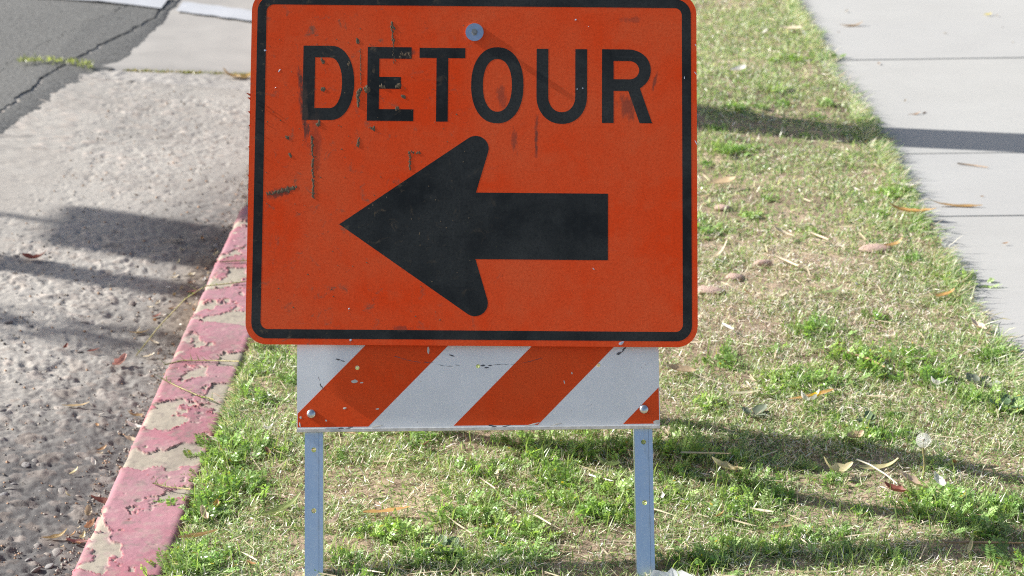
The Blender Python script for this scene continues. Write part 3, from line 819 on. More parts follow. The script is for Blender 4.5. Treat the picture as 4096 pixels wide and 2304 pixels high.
# long pale straw strewn flat
n = 900; P = scatter(n, -0.55, 1.08, 3.0, 8.5, 1.6); c = np.array([0.72, 0.62, 0.43]) * (0.7 + 0.45 * RNG.random((n, 1)))
me = blade_mesh("straw", P, 0.03 + 0.05 * RNG.random(n), 0.0018 + 0.0022 * RNG.random(n), RNG.random(n) * 6.28, R(83) + R(6) * RNG.random(n), RNG.normal(0, 0.05, n), c, c, 0.012)
tag(obj("straw_litter", me, M_STRAW), kind='stuff')

# moss and grass growing in the concrete joint
n = 1500; t = RNG.random(n); X = -1.36 + 0.70 * t; P = np.stack([X, Yj(X) + RNG.normal(0, 0.007 + 0.012 * t, n)], -1)
c = np.where(RNG.random((n, 1)) < 0.55, np.array([0.19, 0.22, 0.05]), np.array([0.36, 0.27, 0.12])) * (0.7 + 0.6 * RNG.random((n, 1)))
me = blade_mesh("joint_grass", P, 0.005 + 0.010 * RNG.random(n), 0.003 + 0.002 * RNG.random(n), RNG.random(n) * 6.28, R(70) * RNG.random(n), RNG.normal(0.2, 0.2, n), c, c)
vv = np.empty(len(me.vertices) * 3, np.float32); me.vertices.foreach_get("co", vv); vv = vv.reshape(-1, 3)
vv[:, 2] += gutter_z(vv[:, 0], vv[:, 1]) - lawn_z(vv[:, 0], vv[:, 1]) - 0.004; me.vertices.foreach_set("co", vv.ravel()); me.update()
tag(obj("joint_grass", me, M_BLADE), kind='stuff')
n = 260; t = RNG.random(n); X = -1.72 + 0.26 * t; P = np.stack([X, 7.30 + 0.30 * (X + 1.6) * 0 + RNG.normal(0, 0.018, n) + 0.05 * np.sin(t * 3)], -1)
c = np.array([0.36, 0.40, 0.14]) * (0.7 + 0.6 * RNG.random((n, 1)))
me = blade_mesh("crack_weed", P, 0.008 + 0.014 * RNG.random(n), 0.004 + 0.002 * RNG.random(n), RNG.random(n) * 6.28, R(70) * RNG.random(n), RNG.normal(0.2, 0.2, n), c, c)
vv = np.empty(len(me.vertices) * 3, np.float32); me.vertices.foreach_get("co", vv); vv = vv.reshape(-1, 3)
vv[:, 2] += gutter_z(vv[:, 0], vv[:, 1]) - lawn_z(vv[:, 0], vv[:, 1]) + 0.012; me.vertices.foreach_set("co", vv.ravel()); me.update()
tag(obj("crack_grass", me, M_BLADE), kind='stuff')

# ------------------------------------------------------------------ the detour barricade
barr = empty("detour_barricade", (-0.06, 3.62, 0.0))
tag(barr, "orange DETOUR sign with black left arrow on a striped folding barricade in the grass", "road sign")
yaw, roll, phi = R(0.909), R(0.732), R(25.73)
ax_r = Vector((math.cos(yaw), math.sin(yaw), 0)); ax_f = Vector((-math.sin(yaw), math.cos(yaw), 0))
ax_u = Vector((0, 0, 1)) * math.cos(phi) + ax_f * math.sin(phi)
ax_n = ax_r.cross(ax_u)
r2 = ax_r * math.cos(roll) - ax_u * math.sin(roll); u2 = ax_r * math.sin(roll) + ax_u * math.cos(roll)
def frame(o, x, y, z):
    m = Matrix((x, y, z)).transposed().to_4x4(); m.translation = o; return m
ORG = Vector((-0.0677, 3.3723, 0.361))
M_SIGN = frame(ORG, r2, u2, ax_n)
INV = Matrix.Translation(barr.location).inverted()
B_ANG = R(0.98)
br = r2 * math.cos(B_ANG) + u2 * math.sin(B_ANG); bu = -r2 * math.sin(B_ANG) + u2 * math.cos(B_ANG)
B_ORG = ORG + r2 * 0.0127 + u2 * -0.137 - ax_n * 0.0092
M_BOARD = frame(B_ORG, br, bu, ax_n)                   # board front face in its XY, origin at the middle of its bottom edge

# sign panel with its film
mb = MB()
outl = rrect(-0.381, 0.381, 0.0, 0.610, 0.036, 10)
# left edge nicked and bent where it was struck
def nick(p):
    x, y = p
    if x < -0.3805 and 0.3 < y < 0.56: return (x + 0.0, y)
    return p
outl = [nick(p) for p in outl]
mb.extrude([outl], -0.0022, 0.0)
panel = obj("sign_panel", mb.mesh("sign_panel"), M_ORANGE, barr, INV @ M_SIGN)
FZ = 0.00010
def film(name, loops, mat=M_BLACK, z=FZ, parent=panel):
    m_ = MB(); m_.extrude(loops, -0.0001, z)
    return obj(name, m_.mesh(name), mat, parent)
film("border", [rrect(-0.3713, 0.3713, 0.0100, 0.600, 0.0265, 8), rrect(-0.3558, 0.3558, 0.0258, 0.5845, 0.0125, 8)])
film("letter", [[(-0.2917, 0.3840), (-0.2917, 0.5130), (-0.243, 0.5130)] + arc(-0.243, 0.4485, 0.0388, 0.0645, 90, -90, 22, 2.1)[1:],
                [(-0.2714, 0.4047), (-0.2458, 0.4047)] + arc(-0.2458, 0.4487, 0.0208, 0.0440, -90, 90, 18, 2.1)[1:] + [(-0.2714, 0.4927)]])
film("letter", [[(-0.1820, 0.5117), (-0.1820, 0.3834), (-0.1028, 0.3834), (-0.1028, 0.4038), (-0.1617, 0.4038), (-0.1617, 0.4390), (-0.1246, 0.4390), (-0.1246, 0.4597), (-0.1617, 0.4597), (-0.1617, 0.4915), (-0.1069, 0.4915), (-0.1069, 0.5117)]])
film("letter", [[(-0.0934, 0.5110), (-0.0934, 0.4934), (-0.0642, 0.4934), (-0.0642, 0.3829), (-0.0441, 0.3829), (-0.0441, 0.4934), (-0.0151, 0.4934), (-0.0151, 0.5110)]])
film("letter", [arc(0.0400, 0.4470, 0.0448, 0.0662, 0, 352, 44, 2.2), arc(0.0401, 0.4468, 0.0247, 0.0458, 0, 352, 40, 2.2)])
film("letter", [[(0.1069, 0.5111), (0.1069, 0.4285)] + arc(0.1501, 0.4285, 0.0432, 0.0478, 180, 360, 24, 2.1)[1:] + [(0.1933, 0.5111), (0.1731, 0.5111), (0.1731, 0.4285)]
                + arc(0.1501, 0.4285, 0.0230, 0.0274, 360, 180, 20, 2.1)[1:] + [(0.1270, 0.5111)]])
film("letter", [[(0.2188, 0.3831), (0.2388, 0.3831), (0.2388, 0.4389), (0.2638, 0.4389), (0.2830, 0.3832), (0.3046, 0.3832), (0.2838, 0.4434)]
                + arc(0.2625, 0.4753, 0.0399, 0.0361, -52, 90, 20, 2.1) + [(0.2188, 0.5114)],
                [(0.2388, 0.4592), (0.2655, 0.4592)] + arc(0.2655, 0.4751, 0.0170, 0.0159, -90, 90, 14)[1:] + [(0.2388, 0.4910)]])
film("arrow", [[(-0.2262, 0.2048)] + [(0.0046 + 0.022 * math.cos(R(a)), 0.0720 + 0.022 * math.sin(R(a))) for a in np.linspace(-124.6, 16.5, 14)]
               + [(0.0050, 0.1471), (0.2292, 0.1469), (0.2292, 0.2610), (0.0050, 0.2611)]
               + [(0.0041 + 0.022 * math.cos(R(a)), 0.3368 + 0.022 * math.sin(R(a))) for a in np.linspace(-16.5, 124.6, 14)]])
# washer and bolt near the top
mb = MB(); mb.extrude([arc(0, 0, 0.0155, 0.0155, 0, 350, 36)], 0.0, 0.0022)
wsh = obj("washer", mb.mesh("washer"), M_ZINC, panel, Matrix.Translation((0.0003, 0.5386, 0.0004)))
mb = MB(); mb.extrude([arc(0, 0, 0.0054, 0.0054, 12, 312, 5)], 0.0, 0.0050); mb.extrude([arc(0, 0, 0.0036, 0.0036, 0, 345, 20)], 0.0050, 0.0056)
obj("bolt", mb.mesh("bolt"), plain("dull_bolt", (0.30, 0.31, 0.30), 0.5, 0.8, 0.3, 400), panel, Matrix.Translation((0.0003, 0.5386, 0.0026)))
# dried mud thrown onto the face: lumps with height
def lump(mbx, x, y, rx, ry, h, ang, rg):
    n = 9; b = len(mbx.v); ca, sa = math.cos(ang), math.sin(ang)
    rr = [0.75 + 0.5 * rg.random() for _ in range(n)]
    for ring, (f, hh) in enumerate(((1.0, 0.0), (0.62, 0.7), (0.25, 1.0))):
        for k in range(n):
            t = 2 * math.pi * k / n; u = rx * f * rr[k] * math.cos(t); v = ry * f * rr[k] * math.sin(t)
            mbx.v.append((x + u * ca - v * sa, y + u * sa + v * ca, FZ * 0.6 + h * 0.32 * hh * (0.6 + 0.6 * rg.random())))
    for r_ in range(2):
        for k in range(n):
            k2 = (k + 1) % n
            mbx.f.append((b + r_ * n + k, b + r_ * n + k2, b + (r_ + 1) * n + k2, b + (r_ + 1) * n + k))
    mbx.f.append(tuple(b + 2 * n + k for k in range(n)))
rg = random.Random(3); mud = MB()
def trail(p0, p1, n, r, h, jit=0.0012):
    n = int(n * 2.2)
    for i in range(n):
        t = i / max(1, n - 1); s_ = 0.45 + 0.75 * rg.random()
        lump(mud, p0[0] + (p1[0] - p0[0]) * t + rg.gauss(0, jit), p0[1] + (p1[1] - p0[1]) * t + rg.gauss(0, jit), r * s_ * 0.8, r * s_ * 1.5, h * s_, rg.random() * 0.5, rg)
trail((-0.2741, 0.3551), (-0.2705, 0.2506), 34, 0.0019, 0.0013, 0.0008)
trail((-0.3488, 0.2547), (-0.3, 0.2681), 22, 0.0021, 0.0009, 0.0016)
trail((-0.1946, 0.5068), (-0.1926, 0.4443), 22, 0.0009, 0.0007, 0.0004)
trail((-0.1948, 0.4395), (-0.198, 0.4107), 12, 0.0024, 0.0018)
trail((-0.185, 0.437), (-0.181, 0.440), 4, 0.0032, 0.0028)
trail((-0.160, 0.443), (-0.154, 0.4425), 4, 0.0026, 0.002)
trail((-0.132, 0.443), (-0.126, 0.446), 4, 0.0026, 0.002)
trail((-0.141, 0.5531), (-0.1382, 0.5193), 12, 0.0019, 0.0014)
trail((-0.139, 0.519), (-0.137, 0.485), 10, 0.001, 0.0008)
trail((-0.1261, 0.499), (-0.1085, 0.4991), 9, 0.0018, 0.0008, 0.003)
trail((-0.1073, 0.2994), (-0.1089, 0.3303), 12, 0.0015, 0.0012)
trail((-0.1089, 0.3303), (-0.0901, 0.3281), 8, 0.0012, 0.001)
trail((-0.1959, 0.351), (-0.1969, 0.3391), 6, 0.0019, 0.0014)
trail((-0.2621, 0.3838), (-0.2643, 0.3743), 6, 0.002, 0.0016)
trail((-0.1763, 0.3715), (-0.170, 0.3705), 5, 0.0018, 0.001)
for (x, y) in ((-0.2579, 0.4833), (-0.2143, 0.4801), (-0.2578, 0.4365), (-0.3167, 0.3512), (-0.3103, 0.3215), (-0.12, 0.425), (-0.13, 0.405), (-0.2, 0.52)):
    trail((x, y), (x + 0.001, y + 0.002), 2, 0.0024, 0.0012)
for i in range(90):
    lump(mud, -0.36 + 0.36 * rg.random() ** 1.2, 0.04 + 0.52 * rg.random(), 0.0005 + 0.0011 * rg.random(), 0.0005 + 0.0009 * rg.random(), 0.0006, rg.random() * 3, rg)
tag(obj("dried_mud", mud.mesh("dried_mud"), M_MUD, panel), kind='stuff')
chips = MB()
for (x, y, a, b_) in ((-0.3572, 0.5041, 0.004, 0.003), (-0.3318, 0.4694, 0.006, 0.0016), (-0.338, 0.4395, 0.002, 0.001), (0.1765, 0.4415, 0.0022, 0.0016), (0.186, 0.443, 0.0018, 0.0022), (0.1735, 0.5625, 0.0028, 0.0022), (0.196, 0.551, 0.0015, 0.001), (0.2515, 0.006, 0.0085, 0.0045), (0.36, 0.463, 0.001, 0.004), (0.379, 0.471, 0.0012, 0.006), (0.205, 0.132, 0.0012, 0.0035), (-0.2075, 0.061, 0.003, 0.0018), (-0.204, 0.008, 0.004, 0.003), (0.3795, 0.35, 0.0012, 0.008), (0.3795, 0.52, 0.001, 0.004)):
    lump(chips, x, y, a * 0.6, b_ * 0.6, 0.0006, rg.random(), rg)
tag(obj("paint_chip", chips.mesh("paint_chip"), M_CHIP, panel), kind='stuff')
# torn film curling off the left edge
tear = MB()
for (y, l_, t_) in ((0.425, 0.010, 0.9), (0.4185, 0.007, 1.2), (0.395, 0.006, 0.7), (0.372, 0.004, 1.0), (0.335, 0.004, 0.8), (0.286, 0.003, 0.9), (0.262, 0.003, 0.8)):
    x0 = -0.3795
    V = []
    for i in range(4):
        s_ = i / 3 * l_
        V += [(x0 - s_ * 0.75, y - 0.002 * (1 - i / 3.5) + s_ * 0.35, 0.0006 + s_ * t_ * 0.3), (x0 - s_ * 0.75, y + 0.003 * (1 - i / 3.5) + s_ * 0.35, 0.0009 + s_ * t_ * 0.3)]
    tear.add(V, [(0, 1, 3, 2), (2, 3, 5, 4), (4, 5, 7, 6)])
tag(obj("torn_film", tear.mesh("torn_film"), M_ORANGE, panel), kind='stuff')

# striped board with three drilled holes
def stripe_poly(c0, w, x0, x1, y0, y1):
    """45 degree band x - y in [c0, c0+w] clipped to the board"""
    pts = [(x0, y0), (x1, y0), (x1, y1), (x0, y1)]
    def clip(ps, f):
        out = []
        for i in range(len(ps)):
            a, b = ps[i], ps[(i + 1) % len(ps)]; fa, fb = f(a), f(b)
            if fa >= 0: out.append(a)
            if (fa >= 0) != (fb >= 0):
                t = fa / (fa - fb); out.append((a[0] + (b[0] - a[0]) * t, a[1] + (b[1] - a[1]) * t))
        return out
    return clip(clip(pts, lambda p: p[0] - p[1] - c0), lambda p: c0 + w - (p[0] - p[1]))
BW, BH, BT = 0.305, 0.203, 0.013
HOLES = [(-0.2035, 0.1028), (0.0, 0.1034), (0.2030, 0.1030)]
def build_board(mat4, hidden=False):
    mb_ = MB(); hl = [arc(hx, hy, 0.0036, 0.0036, 0, 330, 11) for hx, hy in HOLES]
    mb_.extrude([rrect(-BW, BW, 0.0, BH, 0.0025, 3)] + hl, -BT, 0.0)
    bd = obj("striped_board", mb_.mesh("striped_board"), M_BWHITE, barr, mat4)
    for c0 in (-0.3303 - 0.2848, -0.3303, -0.0455, 0.2393):
        pl = stripe_poly(c0, 0.1415, -BW + 0.0012, BW - 0.0012, 0.0035, BH - 0.001)
        if len(pl) < 3: continue
        inside = [h for h in HOLES if c0 + 0.006 < h[0] - h[1] < c0 + 0.1415 - 0.006]
        film("stripe", [pl] + [arc(h[0], h[1], 0.0037, 0.0037, 0, 330, 11) for h in inside], M_BORANGE, 0.0001, bd)
    m_ = MB(); m_.box(-BW, BW, -0.0045, 0.0002, -BT - 0.001, 0.0012)
    obj("edge_strip", m_.mesh("edge_strip"), M_RIM, bd)
    for (bx, by) in ((-0.2809, 0.026), (0.2785, 0.0278)):
        m_ = MB(); b0 = 0
        rings = [(0.0079, 0.0), (0.0077, 0.0014), (0.0066, 0.0030), (0.0044, 0.0042), (0.0020, 0.0047)]
        V = []; F = []
        for r_, z_ in rings:
            for k in range(20): V.append((bx + r_ * math.cos(k * math.pi / 10), by + r_ * math.sin(k * math.pi / 10), z_))
        for i in range(len(rings) - 1):
            for k in range(20): F.append((i * 20 + k, i * 20 + (k + 1) % 20, (i + 1) * 20 + (k + 1) % 20, (i + 1) * 20 + k))
        F.append(tuple(range(80, 100)))
        m_.add(V, F); obj("bolt", m_.mesh("bolt", True), M_BOLT, bd)
    return bd
board = build_board(INV @ M_BOARD)
sc_ = MB(); rg = random.Random(9)
def scuff(p0, p1, n, r):
    for i in range(n):
        t = i / max(1, n - 1)
        if rg.random() < 0.22: continue
        lump(sc_, p0[0] + (p1[0] - p0[0]) * t, p0[1] + (p1[1] - p0[1]) * t + 0.004 * math.sin(t * 3.0) * -1, 0.004, r * (0.4 + rg.random()), 0.0001, math.atan2(p1[1] - p0[1], p1[0] - p0[0]), rg)
scuff((-0.138, 0.121), (-0.075, 0.1115), 16, 0.0004); scuff((-0.075, 0.110), (-0.035, 0.106), 9, 0.0003); scuff((0.008, 0.1045), (0.020, 0.105), 3, 0.0011); scuff((0.03, 0.106), (0.105, 0.116), 14, 0.00025)
scuff((0.236, 0.123), (0.247, 0.131), 5, 0.0010); scuff((-0.236, 0.117), (-0.228, 0.115), 3, 0.0008); scuff((-0.268, 0.085), (-0.262, 0.07), 3, 0.0007); scuff((-0.045, 0.122), (-0.043, 0.1215), 2, 0.0009)
scuff((-0.235, 0.003), (-0.215, 0.0035), 6, 0.0012); scuff((0.02, 0.0035), (0.05, 0.004), 6, 0.0009)
tag(obj("scuff_mark", sc_.mesh("scuff_mark"), M_SCUFF, board, Matrix.Translation((0, 0, 0.0003))), kind='stuff')
ch = MB()
for (x, y, a, b_) in ((-0.208, 0.080, 0.006, 0.0028), (-0.196, 0.0775, 0.003, 0.001), (-0.084, 0.131, 0.002, 0.006), (-0.085, 0.1405, 0.003, 0.0012), (-0.225, 0.0345, 0.003, 0.0016), (-0.256, 0.0145, 0.0016, 0.0016), (-0.2985, 0.02, 0.002, 0.002), (-0.30, 0.008, 0.0012, 0.004), (-0.17, 0.033, 0.003, 0.0014), (-0.14, 0.047, 0.0016, 0.002), (0.145, 0.075, 0.001, 0.003), (0.158, 0.09, 0.001, 0.002), (0.300, 0.006, 0.006, 0.004), (0.09, 0.004, 0.012, 0.0014), (0.13, 0.004, 0.010, 0.0012), (-0.17, 0.004, 0.012, 0.0016), (0.03, 0.078, 0.001, 0.001)):
    lump(ch, x, y, a, b_, 0.0005, rg.random() * 0.3, rg)
tag(obj("paint_chip", ch.mesh("paint_chip"), M_RIM, board, Matrix.Translation((0, 0, 0.0001))), kind='stuff')

# legs: perforated channel, front web with holes and two flanges running back
def leg_mesh(y0, y1, holes):
    m_ = MB(); w = 0.0153
    m_.extrude([[(-w, y0), (w, y0), (w, y1), (-w, y1)]] + [arc(0.0, hy, 0.0043, 0.0043, 0, 330, 11) for hy in holes], -0.0022, 0.0)
    m_.box(-w, -w + 0.0020, y0, y1, -0.030, -0.0022); m_.box(w - 0.0020, w, y0, y1, -0.030, -0.0022)
    return m_.mesh("leg")
LEGZ = -(BT + 0.0015)
def leg_holes(hy0, y0, y1): return [h for h in [hy0 + 0.1018 * k for k in range(-3, 10)] if y0 + 0.05 < h < y1 - 0.01]
foot = {}
for sx, hy in ((-0.2778, -0.034), (0.2778, -0.0265)):
    base_w = M_BOARD @ Vector((sx, 0, LEGZ)); y0 = -(base_w.z - (-0.004)) / bu.z
    o = obj("leg", leg_mesh(y0, 0.68, leg_holes(hy, y0, 0.68)), M_GALV, barr, INV @ M_BOARD @ Matrix.Translation((sx, 0, LEGZ)))
# rear frame: leans the other way, hinged just under the sign's top
hinge_y = 0.665
hinge_w = M_BOARD @ Vector((0, hinge_y, LEGZ - 0.034))
k_r = math.atan2(3.96 - hinge_w.y, hinge_w.z)
rx = br.copy(); rx = Vector((br.x, br.y, 0)).normalized()
rfw = Vector((-rx.y, rx.x, 0))
ru = Vector((0, 0, 1)) * math.cos(k_r) - rfw * math.sin(k_r)
rn = rx.cross(ru)                                      # points to the camera and down
M_REAR = frame(hinge_w, -rx, ru, -rn)                  # faces away from the camera
rear_len = hinge_w.z / math.cos(k_r)
for sx in (-0.262, 0.262):
    me = leg_mesh(-rear_len - 0.004, 0.012, leg_holes(-rear_len + 0.2, -rear_len, 0))
    obj("leg", me, M_GALV, barr, INV @ M_REAR @ Matrix.Translation((sx, 0, 0.0)))
s0 = 0.44
build_board(INV @ M_REAR @ Matrix.Translation((0, -rear_len + 0.265, BT + 0.0015)))
for sx in (-0.27, 0.27):
    m_ = MB(); p = M_BOARD @ Vector((sx, hinge_y, LEGZ - 0.004)); q = M_BOARD @ Vector((sx, hinge_y, LEGZ - 0.05))
    m_.tube([p, q], 0.006, 10); obj("hinge_bolt", m_.mesh("hinge_bolt"), M_BOLT, barr, INV)
m_ = MB(); m_.box(-0.275, 0.275, -rear_len + 0.055, -rear_len + 0.085, -0.036, -0.0305)
obj("brace", m_.mesh("brace"), M_GALV, barr, INV @ M_REAR)

# ------------------------------------------------------------------ plants
def leaf_tint(base, n, var=0.3): return np.array(base) * (1 - var + 2 * var * RNG.random((n, 1)))
M_WEED = tinted("weed_leaf", 0.36, 0.6, 0.42, tmul=(1.15, 1.2, 0.5))
M_STEM = plain("weed_stem", (0.17, 0.22, 0.07), 0.6, 0, 0.3, 200)

def feathery(seed, kind):
    """a small ferny weed: fronds with paired leaflets, and its stems"""
    rg = np.random.default_rng(seed); V = []; T = []; Cl = []; st = MB()
    nf = int(22 + 18 * rg.random()); tone = (0.25, 0.395, 0.13) if kind != 1 else (0.35, 0.49, 0.18)
    for f in range(nf):
        az = rg.random() * 6.28; el = R(22 + 58 * rg.random()); Lf = 0.020 + 0.026 * rg.random()
        root = np.array([0.018 * rg.normal(), 0.018 * rg.normal(), 0.0])
        dr = np.array([math.cos(az) * math.cos(el), math.sin(az) * math.cos(el), math.sin(el)])
        sag = -0.35 * Lf * math.cos(el); side = np.array([-math.sin(az), math.cos(az), 0.0])
        at = lambda t: root + dr * Lf * t + np.array([0, 0, sag * t * t])
        st.tube([at(t) for t in (0, 0.5, 1.0)], [0.0007, 0.0006, 0.0003], 3, False)
        nl = 5 + int(4 * rg.random()); c = np.array(tone) * (0.6 + 0.95 * rg.random())
        up = np.cross(dr, side)
        for j in range(nl + 1):
            t = 0.28 + 0.72 * j / nl; p = at(t); ll = (0.0078 - 0.004 * abs(t - 0.6)) * (0.8 + 0.4 * rg.random()); lw = ll * 0.25
            for sg in ((-1, 1) if j < nl else (0,)):
                d = dr * (0.55 if sg else 1.0) + side * sg * 0.85 + up * (-0.25 + 0.5 * rg.random()); d /= np.linalg.norm(d)
                w = np.cross(d, up); w = w / (np.linalg.norm(w) + 1e-9) * lw + up * lw * 0.35 * rg.normal()
                b = len(V); V += [p, p + d * ll * 0.5 + w, p + d * ll, p + d * ll * 0.5 - w]
                q_ = np.array([0.5, 0.42, 0.06]) if rg.random() < 0.015 else c
                T += [(b, b + 1, b + 2), (b, b + 2, b + 3)]; Cl += [q_ * 0.9, q_, q_ * 1.15, q_]
    V = np.array(V); V[:, 2] = np.maximum(V[:, 2], 0.001)
    return mesh_np("foliage", V, None, T, np.array(Cl)), st.mesh("stem")
weeds = [feathery(100 + i, i % 3) for i in range(8)]
for f_, s_ in weeds: f_.materials.append(M_WEED); s_.materials.append(M_STEM)
# smaller seedlings round the clumps
_r = np.random.default_rng(21)
EXTRA = []
while len(EXTRA) < 60:
    b_ = WEED_SPOTS[int(_r.integers(0, len(WEED_SPOTS)))]
    q = (b_[0] + 0.10 * _r.normal(), b_[1] + 0.12 * _r.normal())
    if -0.55 < q[0] < 1.02 and 3.2 < q[1] < 8.0 and all((q[0] - w_[0]) ** 2 + (q[1] - w_[1]) ** 2 > 0.0016 for w_ in WEED_SPOTS + EXTRA): EXTRA.append(q)
ALLW = WEED_SPOTS + EXTRA
LANDMARKS = [("left front leg", -0.34, 3.24), ("right front leg", 0.22, 3.24), ("dandelion clock", 0.755, 3.60), ("yellow centred flower", 0.59, 3.94), ("white petals", 0.86, 4.01),
             ("broad tan husk", 0.73, 3.54), ("crumpled white blossom", -0.47, 3.815), ("orange tan leaf strip", -0.22, 3.46), ("hooked brown leaf", 1.02, 5.22), ("largest reddish stone", 0.89, 4.96),
             ("pinkish white leaf", 1.01, 4.38), ("pale folded leaf", 0.40, 3.63), ("long brown twig", 0.80, 3.285), ("green curled leaf", 0.18, 3.65), ("broad tan leaf", 0.56, 5.49),
             ("white leaf above pole shadow", 0.72, 6.70), ("far cream leaf", 0.987, 7.45), ("long green husk", -0.42, 3.47), ("rounded tan leaf", 0.655, 3.77)]
def weed_dir(w, l):
    dx, dy = w[0] - l[1], (w[1] - l[2]) * 0.55
    return ("to the right of" if dx > 0 else "to the left of") if abs(dx) > abs(dy) else ("beyond" if dy > 0 else "in front of")
ORD = ["nearest", "second nearest", "third nearest", "fourth nearest", "fifth nearest", "sixth nearest", "seventh nearest", "eighth nearest", "ninth nearest"]
def weed_label(i):
    w = ALLW[i]
    for l in sorted(LANDMARKS, key=lambda l: (l[1] - w[0]) ** 2 + (l[2] - w[1]) ** 2):
        d = weed_dir(w, l)
        dist = lambda a: (a[0] - l[1]) ** 2 + (a[1] - l[2]) ** 2
        rank = sum(1 for a in ALLW if weed_dir(a, l) == d and dist(a) < dist(w))
        if rank < len(ORD): return "ferny weed, %s %s the %s" % (ORD[rank], d, l[0])
    return "small ferny green weed growing among the patchy dry grass"
named_weeds = {
 0: "largest bushy green weed against the kerb edge, left of the left front leg",
 5: "low bright weed spilling over the kerb's inner edge below the bushy one",
 7: "bushy weed in the bottom left of the lawn, touching the kerb",
 11: "weed tuft beside the kerb just below the sign's lower left corner",
 23: "dense weed midway between the two front legs, nearest the bottom edge of the lawn",
 37: "tall ferny weed just right of the right front leg in the barricade's shadow",
 40: "bushy weed at the bottom of the lawn just right of the right leg's foot",
 47: "bright bushy weed right of the striped board, near the yellow and white flower",
 50: "wide bright weed cluster between the white petals and the striped board",
 55: "dark round weed clump alone on the dry lawn right of the sign's lower corner",
 57: "weed standing just below the dandelion clock and the brown husks",
 62: "grassy weed with upright yellow green blades left of the dandelion clock",
 71: "dark green weed beside the sign's right edge, just below the pole shadow",
 73: "dark green weed at the pavement edge opposite the long brown leaf",
 81: "small round leaved weed just right of the sign's bottom right corner",
 83: "bright weed at the pavement edge near the top of the lawn",
 84: "dark weed at the pavement edge where the pole shadow meets the concrete",
}
for i, (x, y) in enumerate(ALLW):
    f_, s_ = weeds[i % 8]
    w = empty("weed_plant", (x, y, float(lawn_z(x, y)) + 0.001), RNG.random() * 6.28)
    sc = (0.75 + 0.5 * RNG.random()) * (0.9 if y > 5 else 1.0) * (0.62 if i >= len(WEED_SPOTS) else 1.0)
    w.scale = (sc * 1.2, sc * 1.2, sc * (0.62 + 0.32 * RNG.random()))
    tag(w, named_weeds.get(i, weed_label(i)), "weed", "weeds growing in the patchy lawn")
    obj("foliage", f_, None, w); tag(obj("stem", s_, None, w), kind='stuff')

# generic curved leaf sheet
def leaf_mesh(name, L, W, curl=0.3, fold=0.2, twist=0.0, prof=0.5, tip=0.0, seed=0, col=(0.5, 0.4, 0.25), nu=10, nv=5):
    rg = np.random.default_rng(seed); V = []; Cl = []
    u = np.linspace(0, 1, nu); v = np.linspace(-1, 1, nv)
    for i, t in enumerate(u):
        w = W * 0.5 * (math.sin(math.pi * (0.04 + 0.92 * t) ** prof) ** 0.75) * (1 + 0.12 * rg.normal())
        ang = curl * (t - 0.35); x = L * (t - 0.5)
        z = L * 0.35 * curl * (t - 0.4) ** 2 * 2.2 + tip * L * max(0, t - 0.7) ** 2 * 6
        tw = twist * (t - 0.5)
        for s in v:
            yy = s * w * math.cos(fold * abs(s)); zz = fold * w * s * s
            V.append((x, yy * math.cos(tw) - zz * math.sin(tw), z + yy * math.sin(tw) + zz * math.cos(tw)))
            m_ = 0.82 + 0.3 * rg.random(); vein = 0.85 if abs(s) < 0.1 else 1.0
            Cl.append(np.array(col) * m_ * vein)
    V = np.array(V); V[:, 2] -= V[:, 2].min()
    return mesh_np(name, V, grid_quads(nu, nv), None, np.array(Cl), True)
M_LEAF = tinted("fallen_leaf", 0.5, 0.4, 0.22, 90, 0.25, 0.2, 0.003)
TAN = (0.50, 0.37, 0.20); ORT = (0.52, 0.31, 0.11); CREAM = (0.74, 0.64, 0.47); PALE = (0.66, 0.58, 0.34); RED = (0.30, 0.10, 0.07); PINK = (0.55, 0.30, 0.25); BRN = (0.26, 0.15, 0.09); WHITE = (0.80, 0.77, 0.70); GRN = (0.26, 0.33, 0.14); GREY = (0.42, 0.39, 0.34)
def surf_z(s, x, y):
    if s == 'g': return float(gutter_z(x, y)) + 0.006
    if s == 'w': return 0.014 * x + 0.002
    if s == 'k': return 0.003
    return float(lawn_z(x, y)) + 0.015
